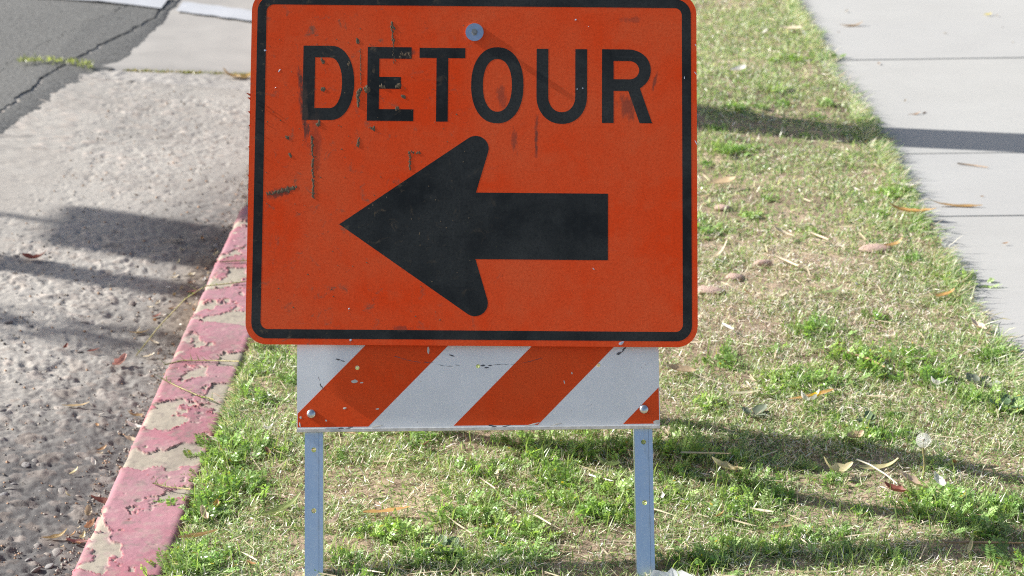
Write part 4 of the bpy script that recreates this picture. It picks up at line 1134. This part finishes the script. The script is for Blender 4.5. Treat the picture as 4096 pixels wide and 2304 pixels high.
# surface, x, y, turn, length, width, colour, curl, fold, tip, label
LEAVES = [
 ('g', -1.234, 5.246, 5, 0.062, 0.026, RED, 1.2, 0.6, 0.2, "reddish brown curled leaf lying in the thin shadow on the gutter"),
 ('g', -0.897, 4.562, 60, 0.045, 0.030, PINK, 0.9, 0.8, 0.3, "pinkish folded leaf on the rough gutter beside the kerb's pale patch"),
 ('g', -0.863, 4.891, 20, 0.024, 0.012, RED, 0.8, 0.5, 0.2, "small dark red leaf on the gutter close to the kerb"),
 ('g', -0.969, 4.633, 10, 0.030, 0.011, RED, 0.4, 0.4, 0.1, "narrow dark red leaf flat on the gutter left of the pinkish folded leaf"),
 ('g', -1.035, 4.640, 70, 0.018, 0.012, RED, 0.9, 0.6, 0.4, "tiny upturned red leaf on the gutter, leftmost of three red ones"),
 ('g', -0.790, 3.826, 172, 0.066, 0.026, (0.27, 0.125, 0.095), 0.9, 0.5, 0.1, "large dull brown leaf leaning on the kerb in the lower gutter"),
 ('g', -0.800, 4.208, 170, 0.040, 0.017, WHITE, 0.7, 0.5, 0.3, "white petal with greenish end lying against the kerb"),
 ('g', -0.812, 4.269, 195, 0.035, 0.013, TAN, 0.9, 0.6, 0.3, "tan curled leaf just above the white petal at the kerb"),
 ('g', -0.795, 4.140, 175, 0.038, 0.019, CREAM, 0.5, 0.4, 0.2, "cream flat leaf just below the white petal at the kerb"),
 ('g', -0.946, 4.300, 12, 0.060, 0.010, TAN, 0.4, 0.3, 0.1, "long tan leaf strip lying across the rough gutter stones"),
 ('g', -0.820, 3.768, 100, 0.026, 0.022, (0.46, 0.38, 0.27), 1.3, 0.8, 0.5, "greyish tan cupped leaf beside the kerb below the big brown leaf"),
 ('g', -0.806, 3.715, 40, 0.024, 0.022, (0.45, 0.27, 0.17), 1.4, 0.9, 0.4, "round orange brown leaf curled up against the kerb"),
 ('g', -0.840, 4.625, 15, 0.030, 0.009, CREAM, 0.5, 0.4, 0.1, "small cream leaf strip right of the pinkish folded leaf"),
 ('g', -0.862, 3.660, 8, 0.050, 0.013, (0.48, 0.36, 0.18), 0.7, 0.7, 0.3, "yellow brown twisted leaf in the lowest leaf line by the kerb"),
 ('g', -0.815, 3.648, 175, 0.044, 0.012, (0.34, 0.16, 0.14), 0.5, 0.6, 0.2, "dark pink leaf strip ending at the kerb in the lowest leaf line"),
 ('g', -0.812, 3.672, 80, 0.018, 0.013, PALE, 0.9, 0.5, 0.5, "small pale yellow leaf standing up behind the dark pink strip"),
 ('g', -0.850, 4.080, 30, 0.022, 0.011, (0.42, 0.26, 0.13), 0.8, 0.5, 0.3, "small russet leaf scrap near the kerb above the white flower bit"),
 ('g', -0.852, 4.006, 110, 0.018, 0.014, WHITE, 1.2, 0.8, 0.6, "white flower bit standing on the rough gutter"),
 ('g', -0.800, 5.085, 5, 0.040, 0.018, PINK, 0.5, 0.5, 0.1, "pinkish leaf at the kerb where the thin shadow ends"),
 ('g', -0.907, 5.483, 170, 0.075, 0.018, (0.42, 0.38, 0.32), 0.4, 0.4, 0.1, "pale grey leaf lying in the wide shadow on the gutter"),
 ('g', -0.885, 4.770, 15, 0.050, 0.011, TAN, 0.5, 0.5, 0.1, "tan pointed leaf near the kerb below the small dark red leaf"),
 ('g', -0.842, 4.715, 150, 0.030, 0.011, CREAM, 0.5, 0.5, 0.2, "cream twisted leaf near the kerb right of the tan pointed leaf"),
 ('g', -0.838, 3.420, 25, 0.040, 0.026, (0.40, 0.30, 0.22), 1.0, 0.6, 0.3, "brown grey leaf pair piece at the kerb foot near the bottom edge"),
 ('l', -0.222, 3.462, 12, 0.085, 0.022, ORT, 0.25, 0.2, 0.0, "flat orange tan leaf strip on the grass right of the left leg"),
 ('l', -0.313, 3.419, 65, 0.032, 0.016, (0.66, 0.55, 0.44), 1.0, 0.9, 0.3, "pale curled leaf in the grass beside the left leg"),
 ('l', 0.179, 3.654, 170, 0.044, 0.022, GRN, 1.1, 0.8, 0.3, "green curled leaf with a pale rim left of the right leg"),
 ('l', 0.398, 3.629, 172, 0.062, 0.022, PALE, 0.8, 0.7, 0.2, "pale yellow folded leaf below the barricade's shadow"),
 ('l', 0.600, 3.985, 12, 0.095, 0.015, ORT, 0.25, 0.4, 0.0, "long orange brown leaf strip above the yellow and white flower"),
 ('l', 0.467, 4.011, 8, 0.070, 0.011, (0.60, 0.56, 0.38), 0.3, 0.3, 0.0, "pale straw coloured leaf strip right of the striped board"),
 ('l', 0.600, 3.610, 200, 0.060, 0.030, PALE, 1.5, 0.5, 0.5, "pale hooked husk arching above the grass, left of the dandelion stem"),
 ('l', 0.675, 3.618, 12, 0.075, 0.020, (0.58, 0.52, 0.28), 0.5, 0.4, 0.2, "yellowish pointed husk running right from the pale hooked husk"),
 ('l', 0.735, 3.535, 155, 0.072, 0.036, (0.62, 0.46, 0.34), 0.5, 0.5, 0.1, "broad torn tan husk below the dandelion clock"),
 ('l', 0.775, 3.545, 110, 0.040, 0.018, WHITE, 0.6, 0.5, 0.3, "white pointed leaf standing at the end of the broad tan husk"),
 ('l', 0.690, 3.512, 150, 0.045, 0.022, RED, 0.7, 0.7, 0.2, "dark red leaf tucked left of the broad tan husk"),
 ('l', 1.020, 5.217, 165, 0.12, 0.034, ORT, 0.5, 0.4, 0.2, "brown curled leaf at the pavement edge with a hooked end"),
 ('w', 1.150, 5.321, 172, 0.14, 0.013, (0.46, 0.29, 0.12), 0.3, 0.4, 0.1, "long thin brown leaf lying out onto the pavement"),
 ('l', 0.671, 5.049, 150, 0.058, 0.024, CREAM, 0.7, 0.7, 0.2, "cream folded leaf on the dry lawn right of the sign's middle"),
 ('l', 0.560, 5.492, 5, 0.075, 0.036, (0.55, 0.42, 0.26), 0.4, 0.4, 0.1, "broad tan leaf near the sign's right edge, level with the arrow shaft"),
 ('l', 0.485, 4.884, 35, 0.085, 0.014, CREAM, 1.1, 0.6, 0.3, "cream hooked leaf touching the sign's right edge"),
 ('l', 1.040, 5.467, 150, 0.060, 0.022, WHITE, 0.6, 0.6, 0.2, "white leaf near the pavement edge above the hooked brown leaf"),
 ('l', 1.014, 4.376, 120, 0.050, 0.026, (0.72, 0.58, 0.46), 0.6, 0.6, 0.2, "pinkish white leaf by the pavement edge, low on the right"),
 ('l', 0.985, 4.587, 20, 0.050, 0.020, ORT, 0.5, 0.4, 0.1, "orange tan leaf near the pavement edge above the pinkish white one"),
 ('l', 0.925, 4.950, 10, 0.050, 0.018, (0.55, 0.35, 0.14), 0.7, 0.5, 0.3, "golden leaf beside the largest flat reddish stone"),
 ('l', 0.655, 3.770, 30, 0.036, 0.026, (0.58, 0.43, 0.27), 0.8, 0.5, 0.2, "rounded tan leaf in the grass left of the dandelion clock"),
 ('w', 1.212, 7.543, 5, 0.085, 0.016, (0.50, 0.34, 0.18), 0.5, 0.5, 0.2, "small brown leaf lying far back on the pavement near its grass edge"),
 ('w', 1.737, 7.709, 5, 0.030, 0.014, (0.75, 0.62, 0.08), 0.4, 0.4, 0.1, "bright yellow leaf far back on the pavement"),
 ('w', 1.213, 6.270, 10, 0.040, 0.010, (0.42, 0.28, 0.18), 0.4, 0.4, 0.1, "brown leaf on the pavement just above the pole shadow"),
 ('l', -0.551, 4.324, 20, 0.035, 0.026, (0.56, 0.42, 0.27), 0.6, 0.5, 0.2, "tan leaf by the kerb right under the sign's lower left corner"),
 ('l', 0.441, 3.446, 150, 0.045, 0.011, CREAM, 0.3, 0.4, 0.0, "thin cream leaf in the grass right of the right leg"),
 ('l', 0.464, 3.380, 10, 0.050, 0.010, (0.50, 0.38, 0.2), 0.3, 0.4, 0.0, "thin brown leaf low in the grass right of the right leg"),
 ('l', 0.350, 4.130, 175, 0.060, 0.030, (0.48, 0.37, 0.24), 0.4, 0.5, 0.1, "tan leaf in a thin shadow just right of the striped board"),
 ('l', 0.728, 4.612, 10, 0.060, 0.013, GRN, 0.5, 0.4, 0.2, "green leaf strip lying on the dry patch of lawn"),
 ('l', 0.470, 4.384, 120, 0.045, 0.013, WHITE, 0.3, 0.5, 0.0, "white splinter of leaf right of the sign's lower corner"),
 ('l', 0.987, 7.448, 160, 0.080, 0.026, CREAM, 0.4, 0.5, 0.1, "cream leaf in the far grass near the top of the lawn"),
 ('l', 0.721, 6.700, 30, 0.060, 0.036, WHITE, 0.5, 0.5, 0.2, "white leaf in the grass just above the pole shadow"),
 ('l', 0.580, 7.000, 10, 0.075, 0.026, CREAM, 0.4, 0.5, 0.1, "cream leaf high on the lawn next to the sign's right edge"),
 ('l', -0.545, 3.375, 5, 0.070, 0.014, (0.42, 0.28, 0.13), 0.4, 0.8, 0.0, "brown folded leaf reaching over the kerb near the bottom edge"),
 ('l', -0.545, 3.455, 115, 0.034, 0.018, (0.70, 0.55, 0.38), 1.2, 0.8, 0.3, "white edged curled leaf at the kerb's inner edge"),
 ('l', -0.530, 3.500, 95, 0.022, 0.014, (0.45, 0.20, 0.05), 0.8, 0.6, 0.3, "small rust orange leaf standing at the kerb's inner edge"),
 ('l', -0.420, 3.470, 35, 0.105, 0.018, (0.30, 0.36, 0.14), 0.5, 0.6, 0.2, "long green husk lying in the grass left of the left leg"),
 ('g', -0.930, 7.360, 15, 0.085, 0.030, (0.55, 0.40, 0.16), 0.8, 0.6, 0.3, "yellow tan leaf at the end of the mossy joint beside the sign"),
 ('g', -0.985, 7.345, 160, 0.070, 0.026, (0.50, 0.34, 0.15), 0.8, 0.6, 0.3, "brown tan leaf in the mossy joint, second from the sign"),
]
for i, (s, x, y, rz, L, W, col, curl, fold, tip, lab) in enumerate(LEAVES):
    me = leaf_mesh("leaf", L, W, curl, fold, (i * 0.37 % 1 - 0.5) * 0.9, 0.8 + 0.5 * (i * 0.61 % 1), tip, 300 + i, col)
    o = obj("fallen_leaf", me, M_LEAF)
    o.location = (x, y, surf_z(s, x, y)); o.rotation_euler = (0.15 * math.sin(i * 2.1), 0.12 * math.cos(i * 1.3), R(rz))
    tag(o, lab, "leaf", "leaves fallen on the ground")
# leaf scraps nobody could tell apart
scr_g = [leaf_mesh("leaf_scrap", 0.016, 0.008, 0.8, 0.6, 0.5, 0.9, 0.2, 700 + i, c, 6, 3) for i, c in enumerate((TAN, CREAM, BRN, (0.5, 0.28, 0.12), PALE, WHITE))]
for me in scr_g: me.materials.append(M_LEAF)
for i in range(115):
    y = 3.25 + 3.4 * RNG.random() ** 1.5 if i < 70 else 5.12 + 0.2 * RNG.normal(); x = KX(y) - 0.02 - 0.16 * RNG.random() ** (2 if i < 70 else 1)
    o = obj("leaf_scrap", scr_g[i % 6]); s = 0.5 + 0.9 * RNG.random(); o.scale = (s, s, s)
    o.location = (x, y, surf_z('g', x, y)); o.rotation_euler = (0.4 * RNG.normal(), 0.4 * RNG.normal(), 6.28 * RNG.random())
    tag(o, "tiny dry leaf scrap lying on the gutter along the kerb", "leaf scrap", "dry leaf scraps along the kerb")
for i in range(80):
    y = 3.2 + 5.2 * RNG.random() ** 1.5; x = -0.52 + 1.58 * RNG.random()
    o = obj("leaf_scrap", scr_g[i % 6]); s = 0.6 + 1.1 * RNG.random() ** 1.5; o.scale = (s * 1.2, s, s)
    o.location = (x, y, surf_z('l', x, y)); o.rotation_euler = (0.4 * RNG.normal(), 0.4 * RNG.normal(), 6.28 * RNG.random())
    tag(o, "tiny dry leaf scrap lying in the patchy lawn", "leaf scrap", "dry leaf scraps in the lawn")
for i in range(13):
    y = 4.6 + 3.4 * RNG.random(); x = 1.14 + 0.65 * RNG.random() ** 1.6
    o = obj("leaf_scrap", scr_g[(0, 2, 3)[i % 3]]); s = 0.4 + 0.7 * RNG.random(); o.scale = (s * 1.3, s, s)
    o.location = (x, y, surf_z('w', x, y)); o.rotation_euler = (0.1 * RNG.normal(), 0.1 * RNG.normal(), 6.28 * RNG.random())
    tag(o, "tiny brown leaf scrap lying on the pavement", "leaf scrap", "dry leaf scraps on the pavement")

# broad leaved weeds, each leaf a part
M_BROAD = tinted("broad_leaf", 0.5, 0.4, 0.2, 60, 0.15)
def broadleaf(x, y, n, L, col, lab, flat=0.25):
    w = empty("broadleaf_weed", (x, y, float(lawn_z(x, y)) + 0.006)); tag(w, lab, "weed", "broad leaved weeds in the lawn")
    me = [leaf_mesh("leaf", L, L * 0.62, 0.35, 0.3, 0.2, 1.15, 0.0, 900 + k, col, 8, 5) for k in range(2)]
    for m_ in me: m_.materials.append(M_BROAD)
    for k in range(n):
        a = 6.28 * k / n + 0.4 * RNG.normal(); s = 0.7 + 0.5 * RNG.random()
        o = obj("leaf", me[k % 2], None, w); o.scale = (s, s, s)
        o.location = (math.cos(a) * L * 0.62 * s, math.sin(a) * L * 0.62 * s, 0.004 * (k % 3)); o.rotation_euler = (0.2 * RNG.normal(), -flat - 0.2 * RNG.random(), a)
broadleaf(0.985, 3.93, 9, 0.040, (0.12, 0.20, 0.10), "flat grey green broad leaved weed by the pavement edge, right of the white petals")
broadleaf(0.955, 4.06, 8, 0.032, (0.20, 0.23, 0.17), "dusty grey leaved weed near the pavement edge above the grey green one")
broadleaf(0.480, 3.905, 9, 0.026, (0.19, 0.23, 0.16), "dusty grey green flat weed right of the striped board's lower corner")
broadleaf(-0.115, 3.325, 6, 0.036, (0.15, 0.22, 0.12), "dull green oval leaved weed between the legs near the bottom edge")
broadleaf(-0.36, 4.02, 6, 0.034, (0.14, 0.24, 0.10), "soft round leaved weed left of the striped board")
broadleaf(0.69, 3.86, 8, 0.024, (0.17, 0.24, 0.13), "small grey green creeping weed above the rounded tan leaf")

# dandelion clock
dl = empty("dandelion_clock", (0.755, 3.60, float(lawn_z(0.755, 3.6)))); tag(dl, "round white dandelion seed head on a thin stem in the grass", "dandelion")
hd = Vector((-0.004, 0.0, 0.078))
m_ = MB(); m_.tube([(0, 0, 0), (0.001, 0, 0.03), (-0.003, 0, 0.055), hd], [0.0021, 0.0020, 0.0018, 0.0015], 7)
obj("stem", m_.mesh("stem", True), plain("dandelion_stem", (0.34, 0.30, 0.14), 0.5, 0, 0.2, 80), dl)
m_ = MB(); rg = np.random.default_rng(5)
for k in range(190):
    z = 1 - 2 * (k + 0.5) / 190; ph = k * 2.39996; r_ = math.sqrt(1 - z * z); d = Vector((r_ * math.cos(ph), r_ * math.sin(ph), z))
    a = d.orthogonal().normalized(); b_ = d.cross(a); L_ = 0.0128
    p = hd + d * L_
    m_.add([hd + d * 0.003 - a * 0.0001, hd + d * 0.003 + a * 0.0001, p + a * 0.0001, p - a * 0.0001], [(0, 1, 2, 3)])
    for q in range(7):
        t = q * 0.8976 + rg.random(); e = (a * math.cos(t) + b_ * math.sin(t)) * 0.0032 + d * 0.0012; w = e.cross(d).normalized() * 0.00016
        m_.add([p - w, p + w, p + e], [(0, 1, 2)])
wh = Mat("dandelion_fluff"); wh.base((0.9, 0.9, 0.88)); wh.set(0.8, 0, 0.2); wh.translucent((0.9, 0.9, 0.88), 0.6)
tag(obj("seed_fluff", m_.mesh("seed_fluff"), wh.m, dl), kind='stuff')
o = obj("seed_core", stone_mesh(77, "seed_core"), plain("dandelion_core", (0.22, 0.17, 0.10), 0.8, 0, 0.3, 300), dl); o.location = hd; o.scale = (0.0032, 0.0032, 0.0032)
# flowers dropped on the grass
def bloom(x, y, lab, n, L, centre):
    f = empty("fallen_flower", (x, y, float(lawn_z(x, y)) + 0.026)); tag(f, lab, "flower")
    me = leaf_mesh("petal", L, L * 0.62, 0.9, 0.5, 0.3, 1.1, 0.2, 41, (0.84, 0.82, 0.76), 7, 5); me.materials.append(M_LEAF)
    for k in range(n):
        a = 6.28 * k / n * 0.8 + 2.6; o = obj("petal", me, None, f); o.location = (math.cos(a) * L * 0.5, math.sin(a) * L * 0.5, 0.002 * k); o.rotation_euler = (0.3 * math.sin(k * 2), -0.5, a)
    if centre:
        me2 = leaf_mesh("centre", L * 0.9, L * 0.7, 1.2, 0.9, 0.2, 1.0, 0.3, 42, (0.78, 0.55, 0.03), 7, 5); o = obj("centre", me2, M_LEAF, f); o.location = (L * 0.45, 0, 0.004)
bloom(0.590, 3.938, "dropped white flower with a yellow centre in the grass", 4, 0.025, True)
bloom(0.859, 4.009, "pair of loose white petals in the grass near the pavement", 3, 0.022, False)
bloom(-0.470, 3.815, "crumpled white blossom lying in the grass left of the left leg", 4, 0.013, False)
# white paper scrap at the right foot
me = leaf_mesh("paper", 0.07, 0.05, 0.5, 0.5, 0.3, 0.7, 0.1, 55, (0.86, 0.86, 0.84)); o = obj("paper_scrap", me, M_LEAF)
o.location = (0.262, 3.172, 0.018); o.rotation_euler = (0.25, 0.1, 0.2); tag(o, "crumpled white paper scrap at the foot of the right front leg", "paper")
# flat reddish stones bedded in the lawn
M_RSTONE = plain("reddish_stone", (0.46, 0.33, 0.27), 0.9, 0, 0.2, 5, 0.4, 0.02)
sm = [stone_mesh(60 + i, "stone") for i in range(2)]
for me in sm: me.materials.append(M_RSTONE)
for i, (x, y, a, b_, rz, lab) in enumerate(((0.525, 4.762, 0.024, 0.018, 0, "pinkish flat stone in the lawn nearest the sign's right edge but one"), (0.60, 4.848, 0.026, 0.013, 10, "thin pinkish stone above and right of the other small ones"), (0.455, 4.655, 0.038, 0.026, -8, "reddish flat stone half hidden by the sign's right edge"), (0.888, 4.958, 0.044, 0.026, 5, "largest reddish flat stone in the lawn, near the golden leaf"), (0.545, 5.30, 0.024, 0.020, 0, "small pink stone in the lawn above the cream hooked leaf"))):
    o = obj("flat_stone", sm[i % 2]); o.location = (x, y, float(lawn_z(x, y)) + 0.005); o.scale = (a, b_, 0.010); o.rotation_euler = (0, 0, R(rz)); tag(o, lab, "stone", "flat stones bedded in the lawn")
# twigs
M_TWIG = plain("dry_twig", (0.33, 0.22, 0.13), 0.8, 0, 0.35, 120)
M_PTWIG = plain("pale_twig", (0.62, 0.52, 0.36), 0.6, 0, 0.25, 120)
def twig(pts, r, lab, mat, s='l'):
    m_ = MB(); c = [(x, y, surf_z(s, x, y) + dz) for x, y, dz in pts]
    x0 = c[0]; m_.tube([(p[0] - x0[0], p[1] - x0[1], p[2] - x0[2]) for p in c], [r] * (len(c) - 1) + [r * 0.6], 6)
    o = obj("twig", m_.mesh("twig", True), mat); o.location = x0; tag(o, lab, "twig", "twigs and stalks on the ground")
twig([(0.732, 3.288, .004), (0.80, 3.284, .006), (0.868, 3.286, .004)], 0.0022, "long straight brown twig in the bottom right of the lawn", M_TWIG)
twig([(0.316, 3.685, .01), (0.36, 3.676, .012), (0.408, 3.675, .01)], 0.0019, "straight pale stalk in the barricade's shadow right of the right leg", M_PTWIG)
twig([(0.69, 4.23, .004), (0.74, 4.16, .008), (0.775, 4.115, .004)], 0.0028, "grey brown twig slanting through the bright weeds by the pavement", M_TWIG)
twig([(0.632, 3.605, .026), (0.652, 3.580, .026), (0.676, 3.545, .020), (0.692, 3.520, .012)], 0.0017, "white stalk of the hooked husk slanting down to the dark red leaf", plain("white_stalk", (0.66, 0.60, 0.48), 0.5, 0, 0.1, 80))
twig([(0.740, 5.06, .004), (0.775, 4.99, .006)], 0.0030, "short pale stalk on the dry lawn right of the cream folded leaf", M_PTWIG)
twig([(0.63, 4.86, .004), (0.675, 4.78, .004)], 0.0032, "thick pale stalk lying near the thin pinkish stone", M_PTWIG)
twig([(1.235, 5.72, .002), (1.27, 5.70, .002), (1.31, 5.675, .002)], 0.0018, "thin brown stalk lying on the pavement below the pole shadow", M_TWIG, 'w')
twig([(-0.39, 3.80, .012), (-0.345, 3.80, .012), (-0.30, 3.79, .008)], 0.0016, "thin brown stalk behind the left leg", M_TWIG)
twig([(0.02, 3.43, .012), (0.045, 3.41, .012), (0.068, 3.39, .008)], 0.0020, "white broken stalk in the grass between the front legs", M_PTWIG)
twig([(-0.06, 3.58, .012), (-0.03, 3.54, .010)], 0.0017, "short tan stalk in the grass below the board's middle", M_PTWIG)
# creeping grass runners over the kerb
M_RUN = plain("runner_stem", (0.34, 0.30, 0.13), 0.6, 0, 0.3, 90)
def runner(pts, lab):
    r0 = empty("grass_runner", pts[0]); tag(r0, lab, "grass runner", "grass runners creeping over the kerb")
    P_ = [Vector(p) - Vector(pts[0]) for p in pts]; m_ = MB(); m_.tube(P_, 0.0013, 5); obj("stem", m_.mesh("stem", True), M_RUN, r0)
    V = []; T = []; Cl = []
    for i in range(len(P_) - 1):
        for q in range(4):
            p = P_[i].lerp(P_[i + 1], (q + 0.5) / 4); a = RNG.random() * 6.28
            for _ in range(2):
                a += 2.4; d = Vector((math.cos(a), math.sin(a), 0.25 + 0.4 * RNG.random())); w = Vector((-math.sin(a), math.cos(a), 0)) * 0.0011; L_ = 0.010 + 0.016 * RNG.random()
                b = len(V); V += [p - w, p + w, p + d * L_]; T.append((b, b + 1, b + 2)); c = np.array([0.20, 0.28, 0.07]) * (0.7 + 0.6 * RNG.random()); Cl += [c, c, c * 1.1]
    obj("blade", mesh_np("blade", np.array([tuple(v) for v in V]), None, T, np.array(Cl)), M_BLADE, r0)
runner([(-0.565, 4.76, .012), (-0.64, 4.735, .008), (-0.715, 4.715, .006), (-0.76, 4.70, -.02), (-0.815, 4.66, -.07), (-0.87, 4.63, -.135)], "long green runner crossing the kerb and hanging down over the gutter")
runner([(-0.60, 4.00, .01), (-0.64, 4.035, .006), (-0.69, 4.09, .004), (-0.728, 4.135, .004)], "pale runner lying diagonally across the pale patch of the kerb")
runner([(-0.575, 4.93, .012), (-0.64, 4.90, .008), (-0.705, 4.895, .006)], "short green runner over the kerb above the long one")
runner([(-0.575, 4.21, .012), (-0.64, 4.23, .006), (-0.70, 4.235, .004), (-0.735, 4.22, .0)], "thin brown runner straight across the pink kerb paint")
runner([(-0.585, 3.56, .012), (-0.63, 3.575, .010), (-0.66, 3.60, .006)], "short leafy runner on the kerb beside the curled white edged leaf")

# ------------------------------------------------------------------ things outside the view whose shadows fall into it
bark = plain("tree_bark", (0.20, 0.16, 0.12), 0.95, 0, 0.35, 30, 0.8, 0.01)
TX, TY = -0.13, 6.31
tree = empty("street_tree", (TX, TY, -0.02)); tag(tree, "young street tree with a straight trunk standing in the grass strip behind the sign", "tree")
m_ = MB(); m_.tube([(0, 0, 0), (0.004, 0, 0.6), (-0.004, 0.003, 1.3), (0, 0, 2.4)], [0.115, 0.108, 0.104, 0.09], 14); obj("trunk", m_.mesh("trunk", True), bark, tree)
m_ = MB()
for k in range(7):
    a = k * 0.9; m_.tube([(0, 0, 2.3), (0.25 * math.cos(a), 0.25 * math.sin(a), 2.65), (0.55 * math.cos(a), 0.55 * math.sin(a), 3.0 + 0.1 * (k % 3))], [0.04, 0.025, 0.012], 7)
obj("limb", m_.mesh("limb", True), bark, tree)
n = 2600; ph = RNG.random(n) * 6.28; ct = RNG.random(n) * 2 - 1; rr = 0.85 * RNG.random(n) ** 0.45
ctr = np.stack([rr * np.sqrt(1 - ct ** 2) * np.cos(ph), rr * np.sqrt(1 - ct ** 2) * np.sin(ph), 3.15 + 0.75 * rr * ct], -1)
a1 = RNG.normal(size=(n, 3)); a1 /= np.linalg.norm(a1, axis=1, keepdims=True); a2 = np.cross(a1, RNG.normal(size=(n, 3))); a2 /= np.linalg.norm(a2, axis=1, keepdims=True)
V = np.stack([ctr - a1 * 0.045, ctr + a2 * 0.02, ctr + a1 * 0.045, ctr - a2 * 0.02], 1).reshape(-1, 3)
cl = np.repeat(np.array([0.07, 0.12, 0.03]) * (0.6 + 0.8 * RNG.random((n, 1))), 4, 0)
tag(obj("crown", mesh_np("crown", V, np.arange(4 * n).reshape(-1, 4), None, cl), M_WEED, tree), kind='stuff')
wood = plain("pole_wood", (0.22, 0.17, 0.12), 0.9, 0, 0.3, 12, 0.5, 0.01)
def pole(name, x, y, z, r, h, lab, cat, mat):
    m_ = MB(); m_.tube([(0, 0, 0), (0, 0, h * 0.5), (0, 0, h - 0.03), (0, 0, h)], [r * 1.03, r, r * 0.97, r * 0.8], 18)
    p = empty(name, (x, y, z)); tag(p, lab, cat); obj("shaft", m_.mesh("shaft", True), mat, p)
    c_ = MB(); c_.tube([(0, 0, h), (0, 0, h + 0.02)], [r * 0.85, r * 0.6], 18); obj("cap", c_.mesh("cap", True), M_GALV, p)
SL = math.tan(SUN_A)
def caster(name, xc, y_kerb, r, tip_x, tip_z, lab, cat, mat):
    yc = y_kerb + SL * (-0.74 - xc); dist = (tip_x - xc) / math.cos(SUN_A)
    pole(name, xc, yc, -0.12, r, dist * math.tan(SUN_E) + tip_z + 0.12, lab, cat, mat)
def panel_caster(xc, y_kerb, x_lo, x_hi, wpan):
    """added unseen shadow caster, a narrow panel on a thin post; its shadow lies on the gutter between x_lo and x_hi"""
    yc = y_kerb + SL * (-0.74 - xc)
    zt = (x_hi - xc) / math.cos(SUN_A) * math.tan(SUN_E); zb = (x_lo - xc) / math.cos(SUN_A) * math.tan(SUN_E) - 0.13
    t = empty("panel_caster", (xc, yc, -0.12)); tag(t, "added unseen narrow panel on a thin post across the road, shaped to shade the gutter", "road sign")
    m_ = MB(); m_.tube([(0.022, 0, 0), (0.022, 0, zt + 0.08)], 0.018, 10); obj("post", m_.mesh("post", True), M_GALV, t)
    m_ = MB(); m_.extrude([rrect(-wpan / 2, wpan / 2, zb + 0.12, zt + 0.12, 0.05, 6)], -0.002, 0.002)
    me = m_.mesh("panel"); me.transform(Matrix(((0, 0, 1, 0), (1, 0, 0, 0), (0, 1, 0, 0), (0, 0, 0, 1)))); obj("panel", me, M_BWHITE, t)
panel_caster(-5.8, 5.45, -1.22, -0.05, 0.37)
caster("post_caster", -5.2, 5.08, 0.060, -0.80, -0.14, "added unseen grey post across the road, casting the thin gutter shadow", "post", M_GALV)  # unseen post, added to throw the thin shadow band on the gutter

# unseen young tree added by the road so its small crown dapples the gutter
def crown_caster(tip_x, tip_y, xc):
    yc = tip_y + SL * (tip_x - xc); zt = (tip_x - xc) / math.cos(SUN_A) * math.tan(SUN_E) - 0.02
    t = empty("crown_caster", (xc, yc, -0.12)); tag(t, "added unseen young tree at the road edge, its small crown dappling the gutter", "tree")
    m_ = MB(); m_.tube([(0, 0, 0), (0.01, 0, zt * 0.5), (0, 0, zt)], [0.016, 0.013, 0.008], 8); obj("trunk", m_.mesh("trunk", True), bark, t)
    n_ = 130; c_ = RNG.normal(size=(n_, 3)) * np.array([0.09, 0.06, 0.05]) + np.array([0, 0, zt])
    a_ = RNG.normal(size=(n_, 3)); a_ /= np.linalg.norm(a_, axis=1, keepdims=True); b2 = np.cross(a_, RNG.normal(size=(n_, 3))); b2 /= np.linalg.norm(b2, axis=1, keepdims=True)
    V_ = np.stack([c_ - a_ * 0.03, c_ + b2 * 0.014, c_ + a_ * 0.03, c_ - b2 * 0.014], 1).reshape(-1, 3)
    tag(obj("crown", mesh_np("crown", V_, np.arange(4 * n_).reshape(-1, 4), None, np.full((4 * n_, 3), 0.1) * np.array([0.8, 1.3, 0.4])), M_WEED, t), kind='stuff')
crown_caster(-0.99, 4.74, -5.0)
